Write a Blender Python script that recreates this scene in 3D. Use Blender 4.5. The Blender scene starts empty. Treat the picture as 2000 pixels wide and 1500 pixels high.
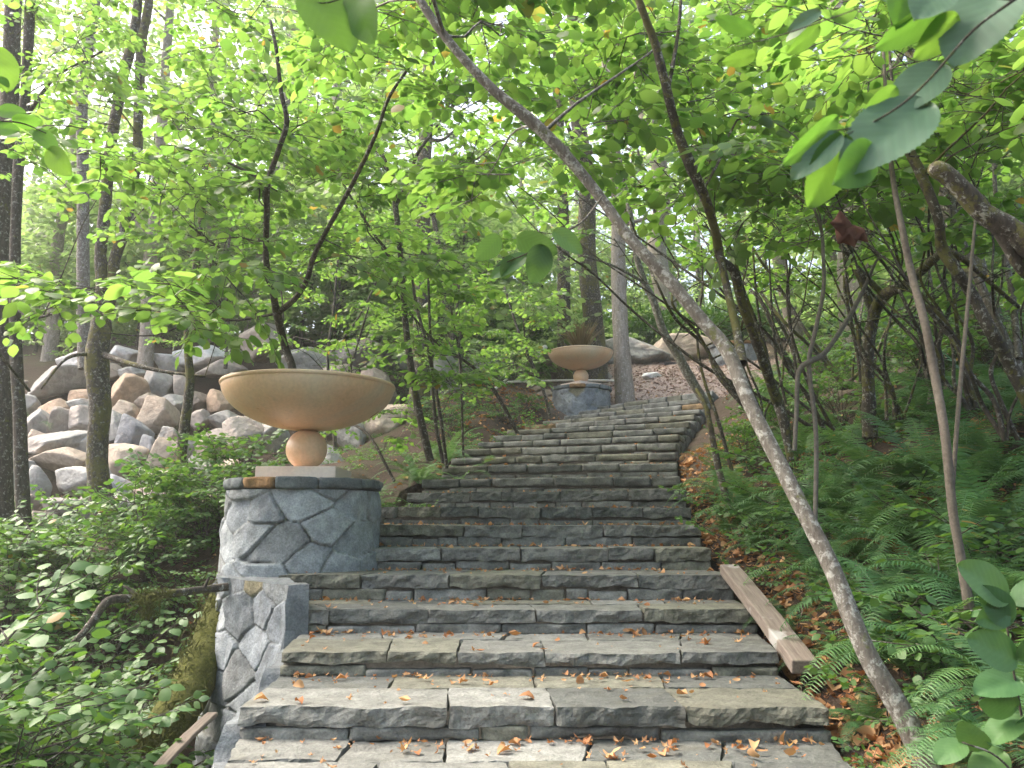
import bpy, bmesh, math, random
import numpy as np
from math import radians, sin, cos, pi
random.seed(7); rng = np.random.default_rng(7)
C = bpy.context.scene.collection
scn = bpy.context.scene

# ------------------------------------------------------------------ camera, light, exposure
F = 1556.0; PITCH = radians(10.0)
cam = bpy.data.cameras.new('camera'); cam.sensor_width = 36.0; cam.lens = 28.0
cam.clip_start = 0.05; cam.clip_end = 500
camo = bpy.data.objects.new('camera', cam); C.objects.link(camo)
camo.location = (0, 0, 0); camo.rotation_euler = (radians(90) + PITCH, 0, 0)
scn.camera = camo
cam.dof.use_dof = True; cam.dof.focus_distance = 7.5; cam.dof.aperture_fstop = 8.0

SUN_EL, SUN_AZ = 52.0, -72.0      # azimuth clockwise from the view direction (+Y)
w = bpy.data.worlds.new('World'); scn.world = w; w.use_nodes = True
wn = w.node_tree.nodes; wn.clear()
out = wn.new('ShaderNodeOutputWorld'); bg = wn.new('ShaderNodeBackground'); sky = wn.new('ShaderNodeTexSky')
sky.sky_type = 'NISHITA'; sky.sun_disc = False
sky.sun_elevation = radians(SUN_EL); sky.sun_rotation = radians(SUN_AZ)
sky.air_density = 1.0; sky.dust_density = 8.0; sky.ozone_density = 1.0
bg.inputs[1].default_value = 0.15
w.node_tree.links.new(sky.outputs[0], bg.inputs[0]); w.node_tree.links.new(bg.outputs[0], out.inputs[0])
sl = bpy.data.lights.new('sun', 'SUN'); sl.energy = 1.1; sl.angle = radians(50); sl.color = (1, .95, .86)
so = bpy.data.objects.new('sun', sl); C.objects.link(so)
so.rotation_euler = (radians(90 - SUN_EL), 0, radians(180 - SUN_AZ))
scn.view_settings.view_transform = 'Standard'; scn.view_settings.look = 'None'
scn.view_settings.exposure = 2.15; scn.view_settings.gamma = 1
scn.cycles.max_bounces = 8; scn.cycles.diffuse_bounces = 4; scn.cycles.transmission_bounces = 4
scn.cycles.caustics_reflective = False; scn.cycles.caustics_refractive = False

cp, sp_ = cos(PITCH), sin(PITCH)
def at(px, py, Y):
    u = (px - 1000) / F; v = (750 - py) / F
    k = Y / (cp - v * sp_)
    return np.array([u * k, Y, (sp_ + v * cp) * k])
def atz(px, py, Z):
    u = (px - 1000) / F; v = (750 - py) / F
    k = Z / (sp_ + v * cp)
    return np.array([u * k, (cp - v * sp_) * k, Z])
def proj(P):
    x, y, z = P; zc = y * cp + z * sp_; yc = -y * sp_ + z * cp
    return 1000 + F * x / zc, 750 - F * yc / zc

# ------------------------------------------------------------------ noise
def _h(i, j, k, s):
    n = (i * 374761393 + j * 668265263 + k * 2147483647 + s * 1274126177) & 0xffffffff
    n = ((n ^ (n >> 13)) * 1274126177) & 0xffffffff
    n = ((n ^ (n >> 16)) * 2246822519) & 0xffffffff
    return ((n ^ (n >> 15)) & 0xffff) / 65535.0
def vn(P, s=0):
    P = np.asarray(P, float); I = np.floor(P).astype(np.int64); f = P - I; f = f * f * (3 - 2 * f)
    r = 0
    for a in (0, 1):
        for b in (0, 1):
            for c in (0, 1):
                w_ = (f[..., 0] if a else 1 - f[..., 0]) * (f[..., 1] if b else 1 - f[..., 1]) * (f[..., 2] if c else 1 - f[..., 2])
                r = r + w_ * _h(I[..., 0] + a, I[..., 1] + b, I[..., 2] + c, s)
    return r * 2 - 1
def fbm(P, oct=3, s=0):
    r = 0; a = 1; t = 0
    for o in range(oct):
        r = r + a * vn(np.asarray(P) * (2 ** o) + 17.3 * o, s + o); t += a; a *= .5
    return r / t
def unit(v): return v / (np.linalg.norm(v) + 1e-9)

# ------------------------------------------------------------------ mesh collecting
class Acc:
    def __init__(s): s.v = []; s.q = []; s.t = []; s.c = []; s.mq = []; s.mt = []; s.n = 0
    def add(s, v, q=None, t=None, col=(.5, .5, .5), mat=0):
        v = np.asarray(v, float).reshape(-1, 3); s.v.append(v)
        if q is not None and len(q):
            q = np.asarray(q).reshape(-1, 4) + s.n; s.q.append(q); s.mq.append(np.full(len(q), mat))
        if t is not None and len(t):
            t = np.asarray(t).reshape(-1, 3) + s.n; s.t.append(t); s.mt.append(np.full(len(t), mat))
        c = np.asarray(col, float)
        if c.ndim == 1: c = np.tile(c, (len(v), 1))
        s.c.append(c); s.n += len(v)
    def mesh(s, name, mats, smooth=True, origin=None):
        v = np.concatenate(s.v)
        if origin is not None: v = v - np.asarray(origin)
        q = np.concatenate(s.q) if s.q else np.zeros((0, 4), int); t = np.concatenate(s.t) if s.t else np.zeros((0, 3), int)
        m = bpy.data.meshes.new(name)
        m.vertices.add(len(v)); m.vertices.foreach_set('co', v.astype(np.float32).ravel())
        m.loops.add(len(q) * 4 + len(t) * 3); m.loops.foreach_set('vertex_index', np.concatenate([q.ravel(), t.ravel()]).astype(np.int32))
        m.polygons.add(len(q) + len(t))
        st = np.concatenate([np.arange(len(q)) * 4, len(q) * 4 + np.arange(len(t)) * 3]).astype(np.int32)
        m.polygons.foreach_set('loop_start', st)
        m.polygons.foreach_set('loop_total', np.concatenate([np.full(len(q), 4), np.full(len(t), 3)]).astype(np.int32))
        m.polygons.foreach_set('material_index', np.concatenate(s.mq + s.mt).astype(np.int32))
        m.polygons.foreach_set('use_smooth', np.full(len(q) + len(t), smooth))
        a = m.color_attributes.new('Col', 'FLOAT_COLOR', 'POINT')
        c = np.concatenate(s.c); c = np.concatenate([c, np.ones((len(c), 1))], 1)
        a.data.foreach_set('color', c.astype(np.float32).ravel())
        for mt in (mats if isinstance(mats, (list, tuple)) else [mats]): m.materials.append(mt)
        m.update(calc_edges=True); m.validate()
        return m
    def build(s, name, mats, parent=None, smooth=True, origin=None):
        if parent is not None and origin is None: origin = parent['_o']
        m = s.mesh(name, mats, smooth, origin)
        o = bpy.data.objects.new(name, m); C.objects.link(o)
        if parent is not None: o.parent = parent
        elif origin is not None: o.location = origin
        return o
def tag(o, label=None, cat=None, group=None, kind=None):
    if label: o['label'] = label
    if cat: o['category'] = cat
    if group: o['group'] = group
    if kind: o['kind'] = kind
    return o
def thing(name, label, cat, loc=(0, 0, 0), group=None):
    o = bpy.data.objects.new(name, None); C.objects.link(o); o.location = loc; o['_o'] = tuple(float(x) for x in loc)
    o.empty_display_size = .1
    return tag(o, label, cat, group)
def dup(root, loc, rz=0, sc=1, label=None, group=None):
    r = root.copy(); C.objects.link(r); r.location = loc; r.rotation_euler = (0, 0, rz); r.scale = (sc, sc, sc)
    if label: r['label'] = label
    if group: r['group'] = group
    for ch in list(root.children):
        c = ch.copy(); C.objects.link(c); c.parent = r
    return r
ORD = ['first', 'second', 'third', 'fourth', 'fifth', 'sixth', 'seventh', 'eighth', 'ninth', 'tenth', 'eleventh', 'twelfth', 'thirteenth', 'fourteenth', 'fifteenth', 'sixteenth', 'seventeenth', 'eighteenth', 'nineteenth', 'twentieth', 'twenty-first', 'twenty-second', 'twenty-third', 'twenty-fourth', 'twenty-fifth', 'twenty-sixth', 'twenty-seventh', 'twenty-eighth', 'twenty-ninth', 'thirtieth'] + ['last'] * 20

# ------------------------------------------------------------------ materials
def newmat(name):
    m = bpy.data.materials.new(name); m.use_nodes = True; nt = m.node_tree
    return m, nt, nt.nodes['Principled BSDF']
def N(nt, typ, **kw):
    n = nt.nodes.new(typ)
    for k, v in kw.items(): setattr(n, k, v)
    return n
def noise(nt, scale, detail=4, rough=.6, vec=None, dist=0):
    n = N(nt, 'ShaderNodeTexNoise'); n.inputs['Scale'].default_value = scale; n.inputs['Detail'].default_value = detail
    n.inputs['Roughness'].default_value = rough; n.inputs['Distortion'].default_value = dist
    if vec is not None: nt.links.new(vec, n.inputs['Vector'])
    return n.outputs[0]
def ramp(nt, fac, stops):
    r = N(nt, 'ShaderNodeValToRGB'); nt.links.new(fac, r.inputs[0])
    e = r.color_ramp.elements
    while len(e) < len(stops): e.new(.5)
    for i, (p, c) in enumerate(stops):
        e[i].position = p; e[i].color = (c, c, c, 1) if not hasattr(c, '__len__') else (*c, 1)
    return r.outputs[0]
def mix(nt, fac, a, b, mode='MIX'):
    n = N(nt, 'ShaderNodeMixRGB', blend_type=mode)
    for i, x in enumerate((fac, a, b)):
        if hasattr(x, 'is_linked') or hasattr(x, 'links'): nt.links.new(x, n.inputs[i])
        elif i == 0: n.inputs[0].default_value = x
        else: n.inputs[i].default_value = (*x, 1)
    return n.outputs[0]
def bump(nt, h, strength, dist, bsdf, prev=None):
    b = N(nt, 'ShaderNodeBump'); b.inputs['Strength'].default_value = strength; b.inputs['Distance'].default_value = dist
    nt.links.new(h, b.inputs['Height'])
    if prev is not None: nt.links.new(prev, b.inputs['Normal'])
    nt.links.new(b.outputs[0], bsdf.inputs['Normal']); return b.outputs[0]
def coords(nt): return N(nt, 'ShaderNodeNewGeometry').outputs['Position']
def objco(nt): return N(nt, 'ShaderNodeTexCoord').outputs['Object']
def colattr(nt): return N(nt, 'ShaderNodeAttribute', attribute_name='Col').outputs['Color']

def stone_mat(name, lich=.5):
    m, nt, b = newmat(name); P = coords(nt); c = colattr(nt)
    n1 = noise(nt, 9, 6, .65, P); n2 = noise(nt, 70, 4, .6, P); n3 = noise(nt, 3.1, 5, .6, P); n4 = noise(nt, 26, 5, .7, P)
    c = mix(nt, 1.0, c, ramp(nt, n1, [(.3, .62), (.7, 1.3)]), 'MULTIPLY')
    c = mix(nt, 1.0, c, ramp(nt, n2, [(.25, .7), (.75, 1.25)]), 'MULTIPLY')
    c = mix(nt, ramp(nt, n3, [(.56, 0), (.74, .45)]), c, (.15, .135, .10))
    n6 = noise(nt, 160, 3, .6, P); c = mix(nt, ramp(nt, n6, [(.3, .5), (.42, 0)]), c, (.05, .05, .045))
    c = mix(nt, ramp(nt, n4, [(.64, 0), (.7, lich * .6)]), c, (.40, .42, .40))
    c = mix(nt, 1.0, c, (.83, .85, .83), 'MULTIPLY'); nt.links.new(c, b.inputs['Base Color']); b.inputs['Roughness'].default_value = .9
    b.inputs['Specular IOR Level'].default_value = .25
    p = bump(nt, n4, .75, .014, b); bump(nt, n2, .8, .006, b, p)
    return m
M_STONE = stone_mat('stone'); M_STONE2 = stone_mat('wall_stone', .3)

def boulder_mat():
    m, nt, b = newmat('boulder_rock'); P = coords(nt)
    oc = N(nt, 'ShaderNodeObjectInfo').outputs['Color']
    n1 = noise(nt, 1.6, 6, .6, P); n2 = noise(nt, 14, 5, .65, P); n3 = noise(nt, 5, 5, .65, P, .5)
    c = mix(nt, 1.0, oc, ramp(nt, n3, [(.3, .65), (.7, 1.3)]), 'MULTIPLY')
    c = mix(nt, ramp(nt, n1, [(.55, 0), (.7, .45)]), c, (.46, .32, .24))
    c = mix(nt, ramp(nt, n2, [(.6, 0), (.72, .4)]), c, (.5, .48, .46))
    nt.links.new(c, b.inputs['Base Color']); b.inputs['Roughness'].default_value = .85
    n7 = noise(nt, 55, 4, .65, P); p = bump(nt, n3, .6, .08, b); p = bump(nt, n2, .8, .035, b, p); bump(nt, n7, .7, .012, b, p)
    return m
M_BOULDER = boulder_mat()

def marble_mat():
    m, nt, b = newmat('peach_marble'); P = objco(nt)
    n1 = noise(nt, 2.2, 5, .55, P, .8); n2 = noise(nt, 40, 3, .5, P)
    c = mix(nt, ramp(nt, n1, [(.3, 0), (.7, 1)]), (.68, .44, .27), (.74, .55, .38))
    c = mix(nt, ramp(nt, noise(nt, 1.3, 4, .5, P, 1.2), [(.48, 0), (.66, .55)]), c, (.60, .54, .42))
    c = mix(nt, 1.0, c, ramp(nt, n2, [(.3, .93), (.7, 1.06)]), 'MULTIPLY')
    mp = N(nt, 'ShaderNodeMapping'); nt.links.new(P, mp.inputs[0]); mp.inputs['Scale'].default_value = (1, 1, .18); st = noise(nt, 14, 5, .65, mp.outputs[0])
    c = mix(nt, ramp(nt, st, [(.58, 0), (.75, .32)]), c, (.36, .30, .22)); sk = noise(nt, 95, 3, .7, P); c = mix(nt, ramp(nt, sk, [(.66, 0), (.72, .4)]), c, (.28, .22, .15))
    nt.links.new(c, b.inputs['Base Color']); nt.links.new(ramp(nt, n1, [(.3, .25), (.7, .5)]), b.inputs['Roughness'])
    b.inputs['Roughness'].default_value = .28; b.inputs['Specular IOR Level'].default_value = .45
    bump(nt, n1, .05, .01, b)
    return m
M_MARBLE = marble_mat()
M_PLINTH = M_MARBLE.copy(); M_PLINTH.name = 'pale_marble'; [setattr(n_.inputs[i_], 'default_value', c_) for n_ in M_PLINTH.node_tree.nodes if n_.bl_idname == 'ShaderNodeMixRGB' and n_.blend_type == 'MIX' for i_, c_ in ((1, (.72, .53, .42, 1)), (2, (.80, .70, .62, 1)))]

def bark_mat(name, base, dark, moss, lichen, mossamt=.5, lichamt=.5, sc=1.0):
    m, nt, b = newmat(name); P = coords(nt)
    mp = N(nt, 'ShaderNodeMapping'); nt.links.new(P, mp.inputs[0]); mp.inputs['Scale'].default_value = (1, 1, .25)
    n1 = noise(nt, 45 * sc, 5, .7, mp.outputs[0]); n2 = noise(nt, 6, 5, .65, P); n3 = noise(nt, 25, 6, .75, P, .3); n4 = noise(nt, 3.0, 4, .6, P)
    c = mix(nt, ramp(nt, n1, [(.35, 0), (.65, 1)]), dark, base)
    c = mix(nt, ramp(nt, n3, [(.60 - .14 * lichamt, 0), (.66 - .1 * lichamt, .85)]), c, lichen)
    n5 = noise(nt, 22, 5, .7, P); nm_ = mix(nt, .45, n4, n5)
    c = mix(nt, ramp(nt, nm_, [(.66 - .22 * mossamt, 0), (.70 - .22 * mossamt, .9)]), c, mix(nt, n5, tuple(x * .5 for x in moss), tuple(x * 1.5 for x in moss)))
    nt.links.new(c, b.inputs['Base Color']); b.inputs['Roughness'].default_value = .95
    p = bump(nt, n1, .8, .012, b); bump(nt, n3, .6, .01, b, p)
    return m
M_BARKG = bark_mat('pale_bark', (.17, .155, .135), (.08, .068, .055), (.09, .095, .03), (.36, .36, .33), .40, .62)
M_BARKD = bark_mat('dark_bark', (.085, .07, .055), (.03, .025, .02), (.085, .085, .02), (.30, .30, .27), .42, .35)
M_BARKM = bark_mat('mossy_bark', (.085, .07, .055), (.03, .025, .02), (.10, .095, .025), (.36, .36, .32), .72, .45)
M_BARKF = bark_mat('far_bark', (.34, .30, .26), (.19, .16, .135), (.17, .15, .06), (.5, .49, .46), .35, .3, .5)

def leaf_mat(name, a, b2, ta, tb, fac=.5, rough=.42, spec=.5, vein=False):
    m, nt, b = newmat(name); col = colattr(nt)
    sep = N(nt, 'ShaderNodeSeparateColor'); nt.links.new(col, sep.inputs[0])
    c1 = mix(nt, sep.outputs[0], a, b2); c2 = mix(nt, sep.outputs[0], ta, tb)
    c1 = mix(nt, ramp(nt, sep.outputs[1], [(.988, 0), (.995, .8)]), c1, (.30, .17, .04))
    c2 = mix(nt, ramp(nt, sep.outputs[1], [(.988, 0), (.995, .8)]), c2, (.5, .28, .05))
    nt.links.new(c1, b.inputs['Base Color']); b.inputs['Roughness'].default_value = rough
    b.inputs['Specular IOR Level'].default_value = spec
    if vein:
        uv = sep.outputs[2]
        wv = N(nt, 'ShaderNodeMath', operation='SINE'); mu = N(nt, 'ShaderNodeMath', operation='MULTIPLY'); mu.inputs[1].default_value = 60
        nt.links.new(uv, mu.inputs[0]); nt.links.new(mu.outputs[0], wv.inputs[0])
        bump(nt, wv.outputs[0], .12, .0004, b)
        c1b = mix(nt, .18, c1, ramp(nt, wv.outputs[0], [(.0, .5), (.9, 1.0)]), 'MULTIPLY'); nt.links.new(c1b, b.inputs['Base Color'])
    tr = N(nt, 'ShaderNodeBsdfTranslucent'); nt.links.new(c2, tr.inputs[0])
    ms = N(nt, 'ShaderNodeMixShader'); ms.inputs[0].default_value = fac
    nt.links.new(b.outputs[0], ms.inputs[1]); nt.links.new(tr.outputs[0], ms.inputs[2])
    nt.links.new(ms.outputs[0], nt.nodes['Material Output'].inputs[0])
    return m
M_LEAF = leaf_mat('hazel_leaf', (.06, .125, .03), (.11, .18, .04), (.20, .42, .06), (.35, .57, .09), .5)
M_LEAFN = leaf_mat('near_leaf', (.075, .15, .05), (.10, .19, .05), (.14, .34, .04), (.24, .44, .05), .5, .5, .5, True)
M_LEAFU = leaf_mat('sky_sheen_leaf', (.09, .18, .11), (.12, .21, .13), (.2, .3, .08), (.2, .3, .08), .12, .45, .6, True)  # bluish tint in the colour stands in for sky sheen on the leaf
M_LEAFL = leaf_mat('low_near_leaf', (.06, .15, .05), (.10, .20, .06), (.12, .28, .05), (.18, .34, .06), .18, .5, .5, True)
M_DEAD = leaf_mat('dead_leaf', (.07, .03, .02), (.12, .05, .03), (.1, .04, .02), (.1, .04, .02), .1, .8, .2)
M_LEAFB = leaf_mat('maple_leaf', (.08, .14, .04), (.14, .21, .06), (.30, .50, .13), (.46, .64, .20), .5)
M_LOW = leaf_mat('shrub_leaf', (.06, .145, .05), (.10, .19, .05), (.12, .28, .04), (.20, .36, .04), .35, .5)
M_HEDGE = leaf_mat('laurel_leaf', (.03, .09, .015), (.075, .19, .02), (.12, .30, .02), (.22, .42, .03), .3, .3)
M_FERN = leaf_mat('fern_frond', (.06, .15, .06), (.11, .22, .07), (.16, .34, .08), (.2, .36, .07), .3, .5)
M_FERND = leaf_mat('dry_frond', (.22, .09, .03), (.30, .14, .05), (.3, .12, .04), (.35, .16, .05), .2, .8, .2)
M_FALL = leaf_mat('dry_leaf', (.30, .13, .06), (.54, .34, .18), (.4, .15, .04), (.5, .24, .06), .2, .75, .2)
M_SPIKE = leaf_mat('bronze_blade', (.13, .10, .05), (.30, .23, .12), (.15, .1, .03), (.22, .17, .05), .2, .4)
M_CONIF = leaf_mat('conifer_needles', (.05, .09, .03), (.08, .12, .04), (.16, .26, .07), (.24, .34, .10), .35, .6)

def simple_mat(name, c1, c2, scale=20, rough=.9, bmp=.5, bd=.01, metallic=0):
    m, nt, b = newmat(name); P = coords(nt); n1 = noise(nt, scale, 6, .65, P)
    nt.links.new(mix(nt, ramp(nt, n1, [(.3, 0), (.7, 1)]), c1, c2), b.inputs['Base Color'])
    b.inputs['Roughness'].default_value = rough; bump(nt, n1, bmp, bd, b); return m
M_MOSS = simple_mat('moss', (.05, .06, .01), (.15, .15, .03), 60, 1, 1, .02)
M_WHITE = simple_mat('white_paint', (.62, .60, .55), (.8, .79, .76), 20, .6, .2)
M_CHIP = leaf_mat('wood_chip', (.22, .15, .12), (.55, .42, .36), (.2, .1, .05), (.3, .2, .1), .08, .9, .1)

def ground_mat():
    m, nt, b = newmat('forest_soil'); P = coords(nt); c = colattr(nt)
    n1 = noise(nt, 30, 6, .75, P); n2 = noise(nt, 4, 5, .6, P); n3 = noise(nt, 90, 3, .6, P)
    c = mix(nt, 1.0, c, ramp(nt, n1, [(.3, .45), (.7, 1.5)]), 'MULTIPLY')
    c = mix(nt, ramp(nt, n3, [(.6, 0), (.72, .7)]), c, mix(nt, ramp(nt, n2, [(.4, 0), (.6, 1)]), (.20, .09, .04), (.26, .17, .08)))
    nt.links.new(c, b.inputs['Base Color']); b.inputs['Roughness'].default_value = .97
    p = bump(nt, n1, 1, .04, b); bump(nt, n3, .8, .015, b, p); return m
M_GROUND = ground_mat()

def wood_mat():
    m, nt, b = newmat('weathered_wood'); P = objco(nt)
    mp = N(nt, 'ShaderNodeMapping'); nt.links.new(P, mp.inputs[0]); mp.inputs['Scale'].default_value = (.06, 1, 1)
    n1 = noise(nt, 60, 6, .7, mp.outputs[0]); n2 = noise(nt, 3, 4, .6, P)
    c = mix(nt, ramp(nt, n1, [(.3, 0), (.7, 1)]), (.14, .105, .085), (.28, .235, .20))
    c = mix(nt, ramp(nt, n2, [(.60, 0), (.68, .8)]), c, (.46, .45, .43))
    nt.links.new(c, b.inputs['Base Color']); b.inputs['Roughness'].default_value = .85; bump(nt, n1, .6, .006, b); return m
M_WOOD = wood_mat()

# ------------------------------------------------------------------ staircase layout (front edges of the treads)
# name, z of tread, left end (px, py or None, Y or None), right end
rows = [
    ('A', at(400, 1559, 3.0), at(1705, 1559, 3.0)),
    ('B', at(466, 1381, 3.75), at(1623, 1381, 3.75)),
    ('C', at(546, 1276, 4.5), at(1522, 1276, 4.5)),
    ('D', at(588, 1190, 5.3), at(1480, 1190, 5.3)),
    ('E', at(543, 1122, 5.95), at(1435, 1124, 5.95)),
    ('F', at(640, 1071, 6.6), at(1390, 1071, 6.6)),
    ('G', at(640, 1027, 7.2), at(1370, 1025, 7.2)),
    ('H', at(700, 991, 7.8), at(1350, 990, 7.8))]
for nm, yr, ypx, xr, lx, ly in [
    ('I', 8.4, 956, 1341, 793, 962), ('J', 9.0, 929, 1330, 822, 937), ('K', 9.6, 903, 1324, 862, 911), ('L', 10.1, 883, 1322, 880, 895),
    ('M', 10.6, 865, 1322, 900, 878), ('N', 11.1, 849, 1328, 933, 864), ('O', 11.6, 835, 1338, 962, 852), ('P', 12.1, 823, 1348, 990, 840),
    ('Q', 12.6, 809, 1358, 1025, 831), ('R', 13.1, 799, 1368, 1060, 822), ('S', 13.6, 787, 1376, 1100, 813), ('T', 14.1, 775, 1384, 1130, 804),
    ('U', 14.6, 762, 1392, 1165, 794)]:
    R = at(xr, ypx, yr); Z = R[2]; L = atz(lx, ly, Z); rows.append((nm, L, R))
rows2 = []
for nm, L, R in rows:
    z = (L[2] + R[2]) / 2; L = L.copy(); R = R.copy(); L[2] = R[2] = z; rows2.append([nm, L, R])
rows = rows2
# back line of the last step
dL = rows[-1][1] - rows[-2][1]; dR = rows[-1][2] - rows[-2][2]
rows_ext = rows + [['V', rows[-1][1] + dL * 1.4, rows[-1][2] + dR * 1.4]]
r0 = rows[0]; front0 = ['Z', r0[1] + np.array([.0, -.9, -.17]), r0[2] + np.array([.1, -.9, -.17])]
rows_all = [front0] + rows_ext

# ------------------------------------------------------------------ terrain
cpnt = []
def gp(px, py, Y): cpnt.append(at(px, py, Y))
for nm, L, R in rows:
    cpnt.append(R + np.array([.22, 0, -.14])); cpnt.append((L + R) / 2 + np.array([0, .2, -.45]))
for nm, L, R in rows[8:]: cpnt.append(L + np.array([-.3, 0, -.22]))
for p in [(1990, 1450, 3.0), (1900, 1200, 4.3), (1700, 1210, 4.6), (1600, 1000, 7), (1900, 1000, 5.5), (1950, 850, 6.5), (1700, 850, 9), (1950, 700, 9.5),
          (1700, 720, 14), (1500, 765, 15.5), (1600, 660, 22), (1900, 640, 16), (1300, 745, 18.5), (1300, 722, 20), (1300, 690, 23), (1100, 690, 23), (1450, 730, 18),
          (850, 925, 9.5), (780, 1000, 8), (900, 875, 12), (950, 810, 14), (860, 835, 14), (1050, 795, 16), (1000, 757, 18.5), (690, 910, 11), (600, 965, 10),
          (300, 1065, 11.5), (100, 1065, 11.5), (-200, 1065, 11.5), (200, 700, 20), (0, 720, 20), (-250, 700, 20), (450, 700, 20), (700, 735, 19.5), (620, 870, 13.5), (200, 870, 15.7), (400, 870, 15.7), (0, 870, 15.7),
          (430, 1010, 9.8), (900, 650, 32), (1300, 650, 32), (400, 655, 32), (1700, 640, 32), (-100, 655, 32), (2200, 620, 30)]: gp(*p)
for p in [(-2.4, 5.0, -1.75), (-3.5, 4.5, -1.75), (-1.9, 3.2, -1.8), (-2.7, 6.2, -2.1), (-3.0, 7.0, -1.75), (-2.9, 8.2, -.5), (-5, 6, -1.5), (-8, 5, -1.4), (-6, 8.5, -.9), (-1.6, 1, -1.8), (-4, 1, -1.9), (0, 0, -1.75), (2.2, .5, -1.2), (3, 2, -.7), (5, 3, .2), (8, 5, 1.6), (12, 10, 3.6),
          (-14, 8, -.5), (-16, 22, 4.5), (16, 22, 6.5), (0, 55, 13), (-30, 55, 12), (30, 55, 16), (-40, 10, 0), (40, 15, 12), (-30, -10, -2), (30, -10, 3), (0, -8, -2.6), (0, 90, 19), (-60, 90, 17), (60, 90, 24)]: cpnt.append(np.array(p))
cpnt = np.array(cpnt)
def _K(r): return np.where(r > 1e-9, r * r * np.log(r + 1e-12), 0)
_n = len(cpnt); _A = np.zeros((_n + 3, _n + 3)); _d = np.linalg.norm(cpnt[:, None, :2] - cpnt[None, :, :2], axis=2)
_A[:_n, :_n] = _K(_d) + np.eye(_n) * .05; _A[:_n, _n] = 1; _A[:_n, _n + 1:] = cpnt[:, :2]; _A[_n:, :_n] = _A[:_n, _n:].T
_w = np.linalg.solve(_A, np.concatenate([cpnt[:, 2], np.zeros(3)]))
def gdrop(x, y):
    return .75 * np.exp(-(((x + 7.2) / 5.0) ** 2) ** 2) * np.clip((y - 11.9) / .8, 0, 1) * np.clip((21 - y) / 2, 0, 1)
def gbase(x, y):
    x = np.atleast_1d(np.asarray(x, float)); y = np.atleast_1d(np.asarray(y, float)); r = _w[_n] + _w[_n + 1] * x + _w[_n + 2] * y
    for i in range(_n): r = r + _w[i] * _K(np.hypot(x - cpnt[i, 0], y - cpnt[i, 1]))
    return r
def step_z(x, y):
    """height of the stair under (x, y), nan beside it"""
    z = np.full(np.shape(x), np.nan)
    for a, b in zip(rows_all[:-1], rows_all[1:]):
        L0, R0, L1, R1 = a[1], a[2], b[1], b[2]
        P = [L0 + np.array([-.12, -.1, 0]), R0 + np.array([.02, -.1, 0]), R1 + np.array([.02, .1, 0]), L1 + np.array([-.12, .1, 0])]
        ins = np.ones(np.shape(x), bool)
        for i in range(4):
            p, q = P[i], P[(i + 1) % 4]
            ins &= ((q[0] - p[0]) * (y - p[1]) - (q[1] - p[1]) * (x - p[0])) >= 0
        z = np.where(ins & (np.isnan(z)), a[1][2], z)
    return z
def ground(x, y, rough=True):
    x = np.atleast_1d(np.asarray(x, float)); y = np.atleast_1d(np.asarray(y, float))
    z = gbase(x, y) - gdrop(x, y)
    if rough:
        P = np.stack([x, y, 0 * x], -1); z = z + .10 * fbm(P * .9, 3, 5) * np.clip(y / 6, .3, 1) + .03 * fbm(P * 5, 2, 9)
    s = step_z(x, y)
    return np.where(np.isnan(s), z, np.minimum(z, s - .42))
def G(x, y): return float(ground(x, y)[0])

def axis(segs):
    r = []
    for a, b, n in segs: r += list(np.linspace(a, b, n, endpoint=False))
    return np.array(r + [segs[-1][1]])
xs = axis([(-80, -14, 24), (-14, -6, 50), (-6, 6, 170), (6, 14, 50), (14, 80, 24)])
ys = axis([(-12, 1, 20), (1, 18, 240), (18, 32, 90), (32, 100, 40)])
GX, GY = np.meshgrid(xs, ys); GZ = ground(GX.ravel(), GY.ravel())
nx, ny = len(xs), len(ys)
idx = np.arange(nx * ny).reshape(ny, nx)
quads = np.stack([idx[:-1, :-1], idx[:-1, 1:], idx[1:, 1:], idx[1:, :-1]], -1).reshape(-1, 4)
gx, gy = GX.ravel(), GY.ravel()
chipw = np.exp(-(((gx - 3.6) / 3.0) ** 2 + ((gy - 18.6) / 2.6) ** 2) ** 2)
mossw = np.clip(fbm(np.stack([gx, gy, gx * 0], -1) * 1.3, 4, 3) * 2.2 - .1, 0, 1) * np.clip((gy - 4) / 6, 0, 1) * .5
gc = np.array([.060, .038, .024])[None] * np.ones((len(gx), 1))
gc = gc * (1 - mossw[:, None]) + mossw[:, None] * np.array([.055, .07, .02])
gc = gc * (1 - chipw[:, None]) + chipw[:, None] * np.array([.42, .33, .29])
a = Acc(); a.add(np.stack([gx, gy, GZ], -1), quads, col=gc)
tag(a.build('ground', M_GROUND), 'brown forest soil rising up the wooded slope', None, None, 'structure')

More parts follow.
